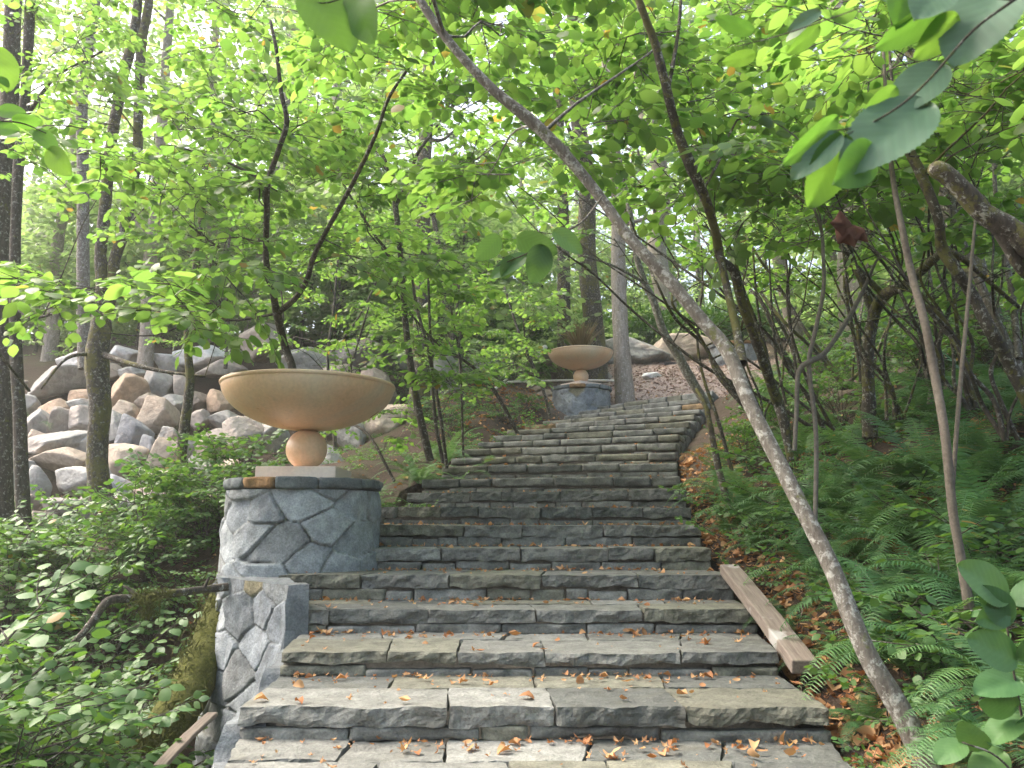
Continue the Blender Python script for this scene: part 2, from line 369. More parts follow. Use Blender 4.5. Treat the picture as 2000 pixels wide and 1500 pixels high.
# ------------------------------------------------------------------ stone blocks
def lattice(nx, ny, nz):
    ids = {}; pts = []
    def vid(i, j, k):
        key = (i, j, k)
        if key not in ids: ids[key] = len(pts); pts.append(key)
        return ids[key]
    q = []
    for i in range(nx):
        for j in range(ny):
            q.append((vid(i, j, nz), vid(i + 1, j, nz), vid(i + 1, j + 1, nz), vid(i, j + 1, nz)))
            q.append((vid(i, j, 0), vid(i, j + 1, 0), vid(i + 1, j + 1, 0), vid(i + 1, j, 0)))
    for i in range(nx):
        for k in range(nz):
            q.append((vid(i, 0, k), vid(i + 1, 0, k), vid(i + 1, 0, k + 1), vid(i, 0, k + 1)))
            q.append((vid(i, ny, k), vid(i, ny, k + 1), vid(i + 1, ny, k + 1), vid(i + 1, ny, k)))
    for j in range(ny):
        for k in range(nz):
            q.append((vid(0, j, k), vid(0, j, k + 1), vid(0, j + 1, k + 1), vid(0, j + 1, k)))
            q.append((vid(nx, j, k), vid(nx, j + 1, k), vid(nx, j + 1, k + 1), vid(nx, j, k + 1)))
    return np.array(pts, float) / np.array([nx, ny, nz]), np.array(q)
_lat = {}
def block(wd, dp, th, mapf, res=.025, r=.014, rough=.012, seed=0):
    """rough stone block; local x 0..wd, y 0..dp, z -th..0, bent into the world by mapf"""
    nx = int(np.clip(wd / res, 4, 34)); ny = int(np.clip(dp / (res * 1.6), 3, 16)); nz = int(np.clip(th / (res * .75), 3, 7))
    if (nx, ny, nz) not in _lat: _lat[(nx, ny, nz)] = lattice(nx, ny, nz)
    P, q = _lat[(nx, ny, nz)]
    P = P * np.array([wd, dp, th]); D = np.array([wd, dp, th])
    rr = min(r, th * .4)
    # uneven bottom and top edges: thickness varies along the width
    Q = np.clip(P, rr, D - rr); dv = P - Q; ln = np.linalg.norm(dv, axis=1, keepdims=True); mx = np.abs(dv).max(axis=1, keepdims=True)
    P2 = Q + np.where(ln > 1e-9, dv / np.maximum(ln, 1e-9) * np.maximum(mx, 0), 0)
    o = np.array([seed * 13.7, seed * 5.1, seed * 2.3])
    fr = np.clip(1 - P[:, 1] / .05, 0, 1)                      # front-face weight
    b = np.clip(1 - P[:, 2] / th, 0, 1)
    P2[:, 1] += fr * (rough * 2.2 * fbm(P * np.array([9, 9, 14]) + o, 3, 1)) + fr * rough * .8 * fbm(P * np.array([26, 10, 34]) + o, 2, 51) + fr * rough * 1.6 * np.abs(fbm(P * np.array([5, 5, 9]) + o, 1, 53))
    P2[:, 2] += b * rough * 1.6 * fbm(np.stack([P[:, 0] * 8, P[:, 1] * 2, P[:, 0] * 0], -1) + o, 3, 4)
    P2[:, 2] += (1 - b) * rough * .55 * fbm(np.stack([P[:, 0] * 5, P[:, 1] * 6, P[:, 0] * 0], -1) + o, 3, 6)
    P2 += rough * .30 * np.stack([fbm(P * 22 + o, 2, 11), fbm(P * 22 + o, 2, 12), fbm(P * 22 + o, 2, 13)], -1)
    side = np.clip(1 - np.minimum(P[:, 0], wd - P[:, 0]) / .05, 0, 1)
    P2[:, 0] += side * rough * .8 * fbm(np.stack([P[:, 1] * 9, P[:, 2] * 12, (P[:, 0] > wd / 2) * 7.0], -1) + o, 2, 21)
    # chipped corners at the front
    ch = fbm(np.stack([P[:, 0] * 4, P[:, 0] * 0, P[:, 2] * 5], -1) + o, 2, 31)
    P2[:, 1] += fr * np.clip(ch - .25, 0, 1) * rough * 3 * (np.abs(P[:, 2] / th - .5) * 2) ** 2
    P2[:, 2] -= th
    return mapf(P2), q
def stone_col(kind=None):
    k = kind or random.choices(['g', 'd', 'o', 'l', 't'], [48, 20, 20, 11, 1])[0]
    base = {'g': (.215, .215, .205), 'd': (.15, .155, .15), 'o': (.205, .20, .165), 'l': (.27, .27, .26), 't': (.28, .19, .11)}[k]
    f = random.uniform(.88, 1.12); return np.array(base) * f

stair = thing('stone_staircase', 'long curving flight of rough grey flagstone steps climbing the wooded slope', 'staircase', rows[0][1])
seamsB = {'B': [466, 875, 1085, 1340, 1623], 'C': [546, 755, 893, 1065, 1330, 1522], 'D': [588, 645, 838, 1047, 1257, 1480], 'E': [543, 703, 877, 1057, 1247, 1435],
          'F': [640, 702, 862, 1016, 1188, 1277, 1390], 'G': [640, 735, 905, 1020, 1178, 1370]}
sid = 0
TREADS = []
for ri in range(len(rows_all) - 1):
    nm, L0, R0 = rows_all[ri]; _, L1, R1 = rows_all[ri + 1]
    zt = L0[2]; wd = np.linalg.norm(R0 - L0); Lb = L1.copy(); Rb = R1.copy(); Lb[2] = Rb[2] = zt
    dmean = .5 * (np.linalg.norm(Lb - L0) + np.linalg.norm(Rb - R0))
    zprev = rows_all[ri - 1][1][2] if ri > 0 else zt - .17
    h = zt - zprev; cap = h * random.uniform(.54, .60)
    far = ri > 9
    acc = Acc()
    def P(t, s, z, L0=L0, R0=R0, Lb=Lb, Rb=Rb):
        t = np.asarray(t)[..., None]; s = np.asarray(s)[..., None]
        p = (L0 * (1 - t) + R0 * t) * (1 - s) + (Lb * (1 - t) + Rb * t) * s
        p = p.copy(); p[..., 2] = z; return p
    # mortar core
    s0 = .075 / dmean
    eps = .012 / wd
    cv = np.concatenate([P(np.array([eps, 1 - eps, 1 - eps, eps]), np.array([s0, s0, 1.12, 1.12]), zt - .035), P(np.array([eps, 1 - eps, 1 - eps, eps]), np.array([s0, s0, 1.12, 1.12]), zt - .75 - (.5 if ri < 6 else 0))])
    acc.add(cv, [(0, 1, 2, 3), (4, 7, 6, 5), (0, 4, 5, 1), (1, 5, 6, 2), (2, 6, 7, 3), (3, 7, 4, 0)], col=(.12, .115, .105))
    # riser stones: on the right and left flanks the stack shows as well
    def course(z1, z2, rec):
        t = 0; 
        while t < 1 - .03:
            wst = random.uniform(.16, .6) / wd; t2 = min(1, t + wst)
            if 1 - t2 < .07: t2 = 1
            wloc = (t2 - t) * wd - .008; global_seed = random.randint(0, 9999)
            dpt = .16
            def mp(p, t=t, wloc=wloc, rec=rec, z1=z1, t2=t2):
                tt = t + (p[:, 0] + .004) / wd; ss = (rec + p[:, 1]) / dmean
                q = P(tt, ss, 0); q[:, 2] = z1 + p[:, 2]; return q
            rec2 = rec + random.uniform(-.02, .03)
            v, q = block(wloc, dpt, max(.02, z1 - z2 - random.choice([.004, .008, .02])), lambda p, m=mp, dz=random.choice([0, 0, .008, .018]): m(p - np.array([0, 0, dz])), .03 if far else .02, .006, .013, global_seed)
            acc.add(v, q, col=stone_col(random.choice('ggglo')) * 1.1)
            t = t2
    zb = zt - cap
    course(zb - .004, zprev - .02, .014)
    st = acc.build('step', M_STONE, stair)
    st['_o'] = stair['_o']
    # cap slabs
    if nm in seamsB:
        sx = seamsB[nm]; ts = [(x - sx[0]) / (sx[-1] - sx[0]) for x in sx]
    else:
        ts = [0]
        while ts[-1] < 1:
            t2 = ts[-1] + random.uniform(.34, .78) / wd
            if 1 - t2 < .2 / wd: t2 = 1
            ts.append(min(1, t2))
    # a big tread is laid in two ranks of flags
    def lay(ts, sa, sb, name, off=0):
        global sid
        nb = len(ts)
        sk = [0] + [random.uniform(-.05, .05) / wd for _ in range(nb - 2)] + [0]
        for i in range(nb - 1):
            sid += 1
            w_ = (ts[i + 1] - ts[i]) * wd - .010
            if w_ < .03: continue
            d_ = (sb - sa) * dmean
            prot = random.uniform(-.012, .018) if off == 0 else 0
            zoff = random.uniform(-.006, .006) - (.004 if off else 0)
            thk = cap * random.uniform(.86, 1.02) if not off else cap * .7
            def mp(p, i=i, w_=w_, d_=d_, zoff=zoff, prot=prot, sa=sa, sb=sb):
                f = p[:, 0] / w_; sv = sa + p[:, 1] / dmean - prot / dmean
                ta = ts[i] + sk[i] * (p[:, 1] / d_) + .005 / wd; tb = ts[i + 1] + sk[i + 1] * (p[:, 1] / d_) - .005 / wd
                q = P(ta + (tb - ta) * f, sv, 0); q[:, 2] = zt + p[:, 2] + zoff; return q
            v, q = block(w_, d_, thk, mp, .03 if far else .017, .004 if not far else .01, .014 if not far else .011, sid)
            kind = None
            if nm == 'E' and i in (0, 2): kind = 'o'
            if nm == 'S' and i == nb - 2: kind = 't'
            ac = Acc(); ac.add(v, q, col=stone_col(kind))
            ac.build(name, M_STONE, st, smooth=far)
    if nm in 'ZABCD':
        m_ = random.uniform(.55, .68)
        lay(ts, 0, m_, 'capstone')
        tb = [0]
        while tb[-1] < 1:
            t2 = tb[-1] + random.uniform(.4, .85) / wd
            if 1 - t2 < .2 / wd: t2 = 1
            tb.append(min(1, t2))
        lay(tb, m_ + .008, 1.08, 'flagstone', 1)
    else:
        lay(ts, 0, 1.1, 'capstone')
    TREADS.append((nm, P, zt, wd, dmean))

# ------------------------------------------------------------------ rubble masonry surface
def rubble(su, sv, U, V, cellu, cellv, seed, bulge=.03, rough=.012):
    """U,V arrays in metres -> outward displacement, colour"""
    r = np.random.default_rng(seed)
    pts = []
    nv = int(math.ceil(sv / cellv)) + 1; nu = int(math.ceil(su / cellu)) + 1
    for j in range(-1, nv + 1):
        for i in range(-1, nu + 1):
            if r.random() < .05: continue
            pts.append(((i + .5 * (j % 2) + r.uniform(-.33, .33)) * cellu, (j + r.uniform(-.36, .36)) * cellv))
    S = np.array(pts); asp = cellu / cellv * 1.05
    Pn = np.stack([U, V, U * 0], -1)
    Uw = U + .05 * fbm(Pn * 4, 2, seed); Vw = V + .04 * fbm(Pn * 4 + 9, 2, seed + 1)
    d = np.sqrt((Uw[:, None] - S[None, :, 0]) ** 2 + ((Vw[:, None] - S[None, :, 1]) * asp) ** 2)
    o = np.argsort(d, axis=1)[:, :2]; f1 = np.take_along_axis(d, o[:, :1], 1)[:, 0]; f2 = np.take_along_axis(d, o[:, 1:], 1)[:, 0]
    e = (f2 - f1); j = np.clip(e / .020, 0, 1); j = j * j * (3 - 2 * j)
    k = o[:, 0]
    tl = r.uniform(-.13, .13, (len(S), 2)); off = r.uniform(-.018, .02, len(S))
    du = Uw - S[k, 0]; dv = Vw - S[k, 1]
    h = j * bulge + j * (tl[k, 0] * du + tl[k, 1] * dv + off[k]) * 1.0 + rough * j * fbm(Pn * 9, 4, seed + 3)
    # facets: broken planes inside the stones
    h += j * .02 * np.abs(fbm(Pn * 3.2 + 5, 2, seed + 8))
    cc = np.array([stone_col(x) for x in r.choice(['b', 'c', 'd2', 'e'], len(S))]) if False else None
    pal = np.array([(.29, .31, .345), (.34, .36, .39), (.25, .268, .30), (.37, .39, .42), (.31, .32, .335)])
    cs = pal[r.integers(0, len(pal), len(S))] * r.uniform(.8, 1.2, (len(S), 1))
    rare = r.random(len(S)) < .04; cs[rare] = (.27, .235, .16)
    col = cs[k] * j[:, None] + (1 - j[:, None]) * np.array([.30, .30, .29]); jd = np.clip(1 - e / .014, 0, 1)[:, None] * (fbm(Pn * 1.7 + 3, 2, seed + 5)[:, None] > -.1); col = col * (1 - jd * .55)  # jd paints shadow into stretches of the joint lines
    return h, col
def grid_faces(nu, nv, wrap=False):
    idx = np.arange(nu * nv).reshape(nv, nu)
    if wrap: idx = np.concatenate([idx, idx[:, :1]], 1)
    return np.stack([idx[:-1, :-1], idx[:-1, 1:], idx[1:, 1:], idx[1:, :-1]], -1).reshape(-1, 4)

def pedestal(name, cx, cy, ztop, zbot, rad, label, res, seed, taper=0.0):
    t = thing(name, label, 'pedestal', (cx, cy, zbot))
    nu = int(2 * pi * rad / res); nv = int((ztop - .1 - zbot) / res)
    th = np.linspace(0, 2 * pi, nu, endpoint=False); zz = np.linspace(zbot, ztop - .095, nv)
    T, Z = np.meshgrid(th, zz); T = T.ravel(); Z = Z.ravel()
    h, col = rubble(2 * pi * rad, zz[-1] - zz[0], T * rad, Z - zbot, .35, .24, seed, .016, .016)
    w_ = np.clip(np.minimum(T, 2 * pi - T) * rad / .04, 0, 1); h = h * w_
    R = rad - .055 + h + (ztop - Z) * taper
    a = Acc(); a.add(np.stack([cx - R * np.sin(T) * 1, cy + R * np.cos(T), Z], -1), grid_faces(nu, nv, True)[:, ::-1], col=col)
    # closing disc
    n0 = 64; tt = np.linspace(0, 2 * pi, n0, endpoint=False)
    v = np.concatenate([[[cx, cy, ztop - .05]], np.stack([cx + (rad - .06) * np.cos(tt), cy + (rad - .06) * np.sin(tt), 0 * tt + ztop - .05], -1)])
    a.add(v, t=[(0, 1 + i, 1 + (i + 1) % n0) for i in range(n0)], col=(.2, .21, .22))
    a.build('shaft', M_STONE2, t)
    # cap ring of wedge stones
    ang = random.uniform(0, .5); ends = [ang]
    while ends[-1] < ang + 2 * pi - .35: ends.append(ends[-1] + random.uniform(.38, .72))
    ends[-1] = ang + 2 * pi
    for i in range(len(ends) - 1):
        a0, a1 = ends[i], ends[i + 1]; ro = rad + random.uniform(-.008, .012); w_ = (a1 - a0) * ro
        def mp(p, a0=a0, a1=a1, ro=ro, w_=w_):
            an = a0 + (p[:, 0] / w_) * (a1 - a0 - .012) + .006; rr = ro - p[:, 1]
            return np.stack([cx + rr * np.cos(an), cy + rr * np.sin(an), ztop + p[:, 2]], -1)
        v, q = block(w_, .30, .085 * random.uniform(.9, 1.08), mp, .025, .014, .012, seed * 31 + i)
        c = stone_col('d' if random.random() < .6 else 'g') * np.array([.95, 1.02, 1.12]) * 1.1
        am = ((a0 + a1) / 2) % (2 * pi)
        if 4.2 < am < 4.75: c = np.array([.34, .20, .10])
        ac = Acc(); ac.add(v, q, col=c); ac.build('capstone', M_STONE2, t)
    # inner paving of the cap
    a = Acc(); v = np.concatenate([[[cx, cy, ztop - .012]], np.stack([cx + (rad - .27) * np.cos(tt), cy + (rad - .27) * np.sin(tt), 0 * tt + ztop - .012], -1)])
    a.add(v, t=[(0, 1 + i, 1 + (i + 1) % n0) for i in range(n0)], col=(.22, .23, .24)); a.build('cap_infill', M_STONE2, t)
    return t

PC = (-1.75, 6.78); zc1 = float(at(597, 930, 6.13)[2])
pedestal('stone_pedestal', PC[0], PC[1], zc1, -2.5, .655, 'near round grey fieldstone pedestal carrying the large bowl, left of the steps', .0125, 3, .05)
P2C = np.array([.088 * 17.2, 17.2]); zc2 = float(at(1137, 749, 16.6)[2])
pedestal('stone_pedestal', P2C[0], P2C[1], zc2, G(*P2C) - .3, .66, 'far grey fieldstone pedestal under the bowl with spiky plant, atop the steps', .03, 5)

# cheek wall running down from the near pedestal along the left of the steps
wl = [np.array(p) for p in [(-1.0, 1.9), (-1.08, 2.95), (-1.25, 3.72), (-1.31, 4.45), (-1.40, 5.12), (-1.60, 5.46), (-1.90, 5.80), (-2.17, 6.12), (-2.33, 6.5), (-2.38, 6.8)]]
def cr(pts, n):
    pts = np.array(pts, float); k = len(pts); P = np.concatenate([[2 * pts[0] - pts[1]], pts, [2 * pts[-1] - pts[-2]]]); outp = []
    t = np.linspace(0, k - 1, n)
    for x in t:
        i = min(int(x), k - 2); f = x - i; p0, p1, p2, p3 = P[i:i + 4]
        outp.append(.5 * ((2 * p1) + (-p0 + p2) * f + (2 * p0 - 5 * p1 + 4 * p2 - p3) * f * f + (-p0 + 3 * p1 - 3 * p2 + p3) * f ** 3))
    return np.array(outp)
nu = 400; pl = cr(wl, nu); seg = np.concatenate([[0], np.cumsum(np.linalg.norm(np.diff(pl, axis=0), axis=1))])
tan = np.gradient(pl, axis=0); tan /= np.linalg.norm(tan, axis=1, keepdims=True); nrm = np.stack([-tan[:, 1], tan[:, 0]], -1)
def ztop_at(y):
    z = rows_all[0][1][2]
    for r_ in rows_all:
        if y >= r_[1][1] + .02: z = r_[1][2]
    return min(z, rows[4][1][2]) if y < 5.24 else rows[4][1][2] + .06
nv = 150; zt = np.array([ztop_at(y) for y in pl[:, 1]]) - .085
# soften the steps in the top line
k_ = np.ones(3) / 3; zt = np.convolve(np.pad(zt, 1, 'edge'), k_, 'valid')
Sg, Vv = np.meshgrid(np.arange(nu), np.linspace(0, 1, nv)); Sg = Sg.ravel(); Vv = Vv.ravel()
Z = -2.1 + (zt[Sg] + 2.1) * Vv
h, col = rubble(seg[-1], 2.6, seg[Sg], Z + 2.1, .34, .25, 21, .018, .016)
batter = np.clip(-.55 - Z, 0, 3) * .09
X = pl[Sg, 0] + nrm[Sg, 0] * (h + batter - .02); Yy = pl[Sg, 1] + nrm[Sg, 1] * (h + batter - .02)
a = Acc(); a.add(np.stack([X, Yy, Z], -1), grid_faces(nu, nv)[:, ::-1], col=col)
# rough top, reaching under the steps' left ends
nw = 14; Wg = np.linspace(0, 1, nw); S2, W2 = np.meshgrid(np.arange(nu), Wg); S2 = S2.ravel(); W2 = W2.ravel()
top = -np.ones(nu, int); hx = (h + batter).reshape(nv, nu)[-1]
inn = -.02 + hx[S2] * (1 - W2) - W2 * np.interp(pl[S2, 1], [5.24, 5.5, 5.9, 6.3], [.13, .16, .36, .5])
Pz = np.stack([pl[S2, 0] + nrm[S2, 0] * inn, pl[S2, 1] + nrm[S2, 1] * inn, zt[S2]], -1)
Pz[:, 2] += .012 * fbm(Pz * 8, 3, 44) * np.clip(W2 * 4, 0, 1)
a.add(Pz, grid_faces(nu, nw)[:, ::-1], col=(.20, .215, .235))
tag(a.build('stone_wall', M_STONE2), 'bluish grey fieldstone cheek wall below the near pedestal, left of the steps', 'wall')

# ------------------------------------------------------------------ bowls
def lathe(prof, n=96):
    prof = np.array(prof); th = np.linspace(0, 2 * pi, n, endpoint=False)
    R, T = np.meshgrid(prof[:, 0], th, indexing='ij'); Z = np.repeat(prof[:, 1:2], n, 1)
    v = np.stack([R * np.cos(T), R * np.sin(T), Z], -1).reshape(-1, 3)
    return v, grid_faces(n, len(prof), True)
def bowl(name, c, z0, label, s=1.0, rot=0):
    t = thing(name, label, 'planter bowl', (c[0], c[1], z0))
    hw, hh = .325 * s, .098 * s
    bm = bmesh.new(); bmesh.ops.create_cube(bm, size=1)
    bmesh.ops.scale(bm, vec=(hw * 2, hw * 2, hh), verts=bm.verts); bmesh.ops.translate(bm, vec=(0, 0, hh / 2 + .002), verts=bm.verts)
    bmesh.ops.rotate(bm, matrix=__import__('mathutils').Matrix.Rotation(rot, 3, 'Z'), verts=bm.verts)
    bmesh.ops.bevel(bm, geom=bm.edges[:], offset=.006, segments=2, affect='EDGES')
    m = bpy.data.meshes.new('plinth'); bm.to_mesh(m); bm.free(); m.materials.append(M_PLINTH)
    o = bpy.data.objects.new('plinth', m); C.objects.link(o); o.parent = t
    r = .172 * s; pr = [(r * math.cos(x) + 1e-4, hh + r * .97 + r * math.sin(x)) for x in np.linspace(-pi / 2, pi / 2, 40)]
    v, q = lathe(pr, 64); ac = Acc(); ac.add(v, q); o = ac.build('ball', M_MARBLE); o.parent = t
    zb = hh + r * 1.90; Rb = .735 * s; Hb = .40 * s; pr = []
    for x in np.linspace(0, 1, 40):
        an = x * pi / 2; pr.append((max(1e-4, (Rb - .012) * math.sin(an) ** 1.0), zb + (Hb - .036) * (1 - math.cos(an) ** 1.12)))
    pr += [(Rb - .012, zb + Hb - .034), (Rb - .003, zb + Hb - .031), (Rb, zb + Hb - .026), (Rb + .002, zb + Hb - .012), (Rb - .004, zb + Hb - .002), (Rb - .014, zb + Hb), (Rb - .045, zb + Hb), (Rb - .06, zb + Hb - .012)]
    for x in np.linspace(1, 0, 16): pr.append((max(1e-4, (Rb - .07) * math.sin(x * pi / 2)), zb + .07 + (Hb - .13) * (1 - math.cos(x * pi / 2))))
    v, q = lathe(pr, 128); ac = Acc(); ac.add(v, q); o = ac.build('bowl', M_MARBLE); o.parent = t
    v, q = lathe([(1e-4, zb + Hb - .10), (Rb - .09, zb + Hb - .11)], 48); ac = Acc(); ac.add(v, q, col=(.04, .03, .02)); o = ac.build('potting_soil', M_GROUND); o.parent = t
    return t, zb + Hb - .10
b1, _ = bowl('stone_bowl_planter', PC, zc1, 'near large peach marble bowl on a ball and square plinth, left of the steps', 1.0)
b2, zs2 = bowl('stone_bowl_planter', P2C, zc2, 'far small-looking peach marble bowl holding a spiky plant at the stair top', .98, radians(38))

# ------------------------------------------------------------------ leaves, twigs, sprays
def tube(P, R, n=8, seed=None, rough=0):
    P = np.asarray(P, float); R = np.asarray(R, float); k = len(P)
    T = np.gradient(P, axis=0); T /= np.linalg.norm(T, axis=1, keepdims=True) + 1e-9
    u = unit(np.cross(T[0], [.31, .2, .93] if abs(T[0][2]) < .9 else [1, 0, 0])); Us = []
    for i in range(k):
        u = unit(u - T[i] * np.dot(u, T[i])); Us.append(u)
    Us = np.array(Us); Vs = np.cross(T, Us); th = np.arange(n) * 2 * pi / n
    ring = Us[:, None, :] * np.cos(th)[None, :, None] + Vs[:, None, :] * np.sin(th)[None, :, None]
    v = P[:, None, :] + ring * R[:, None, None]
    if rough: 
        d = fbm(v * 9 / max(.3, 1), 3, seed or 1) * .6 + .4 * fbm(v * 28, 2, 5); v = v + ring * (R[:, None, None] * rough * d[..., None])
    v = v.reshape(-1, 3); idx = np.arange(k * n).reshape(k, n); idx = np.concatenate([idx, idx[:, :1]], 1)
    q = np.stack([idx[:-1, :-1], idx[:-1, 1:], idx[1:, 1:], idx[1:, :-1]], -1).reshape(-1, 4)
    # end cap
    v = np.concatenate([v, P[-1:] + T[-1:] * R[-1] * .5]); t = [(idx[-1, i], idx[-1, i + 1], k * n) for i in range(n)]
    return v, q, np.array(t)

LV = np.array([(0, 0, 0), (.28, 0, .02), (.56, 0, .02), (.82, 0, -.01), (1.04, 0, -.07),
               (.22, .30, .0), (.52, .40, -.035), (.82, .25, -.04), (.22, -.30, .0), (.52, -.40, -.035), (.82, -.25, -.04)])
LQ = np.array([(1, 2, 6, 5), (2, 3, 7, 6), (2, 1, 8, 9), (3, 2, 9, 10)]); LT = np.array([(0, 1, 5), (3, 4, 7), (1, 0, 8), (4, 3, 10)])
def leaves(acc, pos, dirs, nrms, sizes, mat=0, V=LV, Q=LQ, T=LT, width=1.0, rnd=None, curl=0.0, rs=None):
    n = len(pos)
    if n == 0: return
    rs = rs or rng
    X = dirs / (np.linalg.norm(dirs, axis=1, keepdims=True) + 1e-9); Yv = np.cross(nrms, X); Yv /= np.linalg.norm(Yv, axis=1, keepdims=True) + 1e-9; Zv = np.cross(X, Yv)
    B = np.stack([X, Yv, Zv], 1)                                # rows
    v = np.tile(V[None], (n, 1, 1)); v[:, :, 1] *= width * (1 + .18 * rs.standard_normal((n, 1)).clip(-1, 1))
    cu = (curl * rs.random((n, 1)) + .05); v[:, :, 2] += cu * (v[:, :, 1] ** 2 * 1.2) * rs.choice([-1, 1], (n, 1)) - .10 * v[:, :, 0] ** 2
    v = v * sizes[:, None, None]
    v = np.einsum('nki,nij->nkj', v, B) + pos[:, None, :]
    k = len(V); off = (np.arange(n) * k)[:, None, None]
    r1 = rs.random((n, 1)) if rnd is None else rnd.reshape(n, 1)
    c = np.concatenate([np.repeat(r1, k, 1)[..., None], np.repeat(rs.random((n, 1)), k, 1)[..., None], np.tile(V[None, :, :1] * .6 + np.abs(V[None, :, 1:2]) * -.5 + .3, (n, 1, 1))], 2)
    acc.add(v.reshape(-1, 3), (Q[None] + off).reshape(-1, 4), (T[None] + off).reshape(-1, 3) if len(T) else None, col=c.reshape(-1, 3), mat=mat)

def make_spray(L, leaf, seed, nside=5, droop=.25):
    """flat leafy spray along +X, up = +Z: returns (twig verts, quads, tris), leaf list"""
    r = np.random.default_rng(seed); tw = Acc(); LP, LD, LN, LS = [], [], [], []
    def axis_pts(p, d, ln, n=5):
        pts = [p]; dd = d.copy()
        for i in range(n):
            dd = unit(dd + r.normal(0, .10, 3) * np.array([1, 1, .6]) + np.array([0, 0, -droop * .12])); pts.append(pts[-1] + dd * ln / n)
        return np.array(pts)
    def leaf_along(A, start, step):
        s = start; seg = np.linalg.norm(np.diff(A, axis=0), axis=1); tot = seg.sum(); side = r.choice([-1, 1])
        cum = np.concatenate([[0], np.cumsum(seg)])
        while s < tot:
            i = min(np.searchsorted(cum, s) - 1, len(A) - 2); i = max(i, 0); f = (s - cum[i]) / (seg[i] + 1e-9)
            p = A[i] + (A[i + 1] - A[i]) * f; d = unit(A[i + 1] - A[i]); sd = unit(np.cross([0, 0, 1], d)) * side
            ld = unit(d * .75 + sd * r.uniform(.6, 1.2) + np.array([0, 0, r.uniform(-.7, .15)]))
            LP.append(p + ld * .012); LD.append(ld); LN.append(unit(np.array([0, 0, 1]) + r.normal(0, .38, 3))); LS.append(leaf * r.uniform(.6, 1.15))
            side = -side; s += step * r.uniform(.7, 1.3)
        d = unit(A[-1] - A[-2]); LP.append(A[-1]); LD.append(unit(d + np.array([0, 0, -.25]))); LN.append(unit(np.array([0, 0, 1]) + r.normal(0, .3, 3))); LS.append(leaf * r.uniform(.7, 1.1))
    A = axis_pts(np.zeros(3), np.array([1., 0, .05]), L, 7)
    v, q, t = tube(A, np.linspace(.0045, .0015, len(A)), 4); tw.add(v, q, t)
    leaf_along(A, L * .3, leaf * .62)
    for i in range(nside):
        f = .15 + .7 * i / nside; j = min(int(f * 7), 6); p = A[j] + (A[j + 1] - A[j]) * (f * 7 - j); sgn = 1 if i % 2 else -1
        d = unit(np.array([.8, sgn * r.uniform(.6, 1.1), r.uniform(-.15, .25)])); ln = L * r.uniform(.3, .55) * (1.1 - f * .6)
        B = axis_pts(p, d, ln, 4); v, q, t = tube(B, np.linspace(.003, .0012, len(B)), 4); tw.add(v, q, t); leaf_along(B, ln * .25, leaf * .62)
    TW = (np.concatenate(tw.v), np.concatenate(tw.q), np.concatenate(tw.t))
    return TW, np.array(LP), np.array(LD), np.array(LN), np.array(LS)
SPR = [make_spray(random.uniform(.5, .75), .105, 100 + i, random.choice([4, 5, 6])) for i in range(10)]
BIG = [make_spray(random.uniform(1.1, 1.5), .17, 200 + i, 6) for i in range(6)]
SHR = [make_spray(random.uniform(.4, .6), .068, 300 + i, 5, -.1) for i in range(8)]

def place_spray(acc_t, acc_l, spr, P, D, scale=1.0, matl=0, up=None, leafk=1.0, shade=None, rs=None, wid=1.0):
    rs = rs or rng
    TW, LP, LD, LN, LS = spr
    X = unit(D); u = np.array([0, 0, 1.0]) if up is None else up
    if abs(np.dot(X, u)) > .93: u = np.array([.8, .3, .5])
    Yv = unit(np.cross(u, X)); Zv = np.cross(X, Yv)
    Mx = np.stack([X, Yv, Zv], 0)
    if acc_t is not None: acc_t.add(TW[0] * scale @ Mx + P, TW[1], TW[2])
    n = len(LP)
    leaves(acc_l, LP * scale @ Mx + P, LD @ Mx, LN @ Mx + rs.normal(0, .1, (n, 3)), LS * scale * leafk, matl, rs=rs, width=wid)

def trunk_mesh(acc, poly, n=12, rough=.12, sub=5, seed=1, mat=0):
    """poly: list of (P, radius)"""
    P = cr([p for p, r in poly], (len(poly) - 1) * sub + 1); R = np.interp(np.linspace(0, len(poly) - 1, len(P)), np.arange(len(poly)), [r for p, r in poly])
    v, q, t = tube(P, R, n, seed, rough); acc.add(v, q, t, mat=mat)
    return P, R
def pxpoly(lst):
    """(px, py, Y, width px) -> [(P, r)]"""
    return [(at(a, b, Y), w_ * .5 / F * Y) for a, b, Y, w_ in lst]

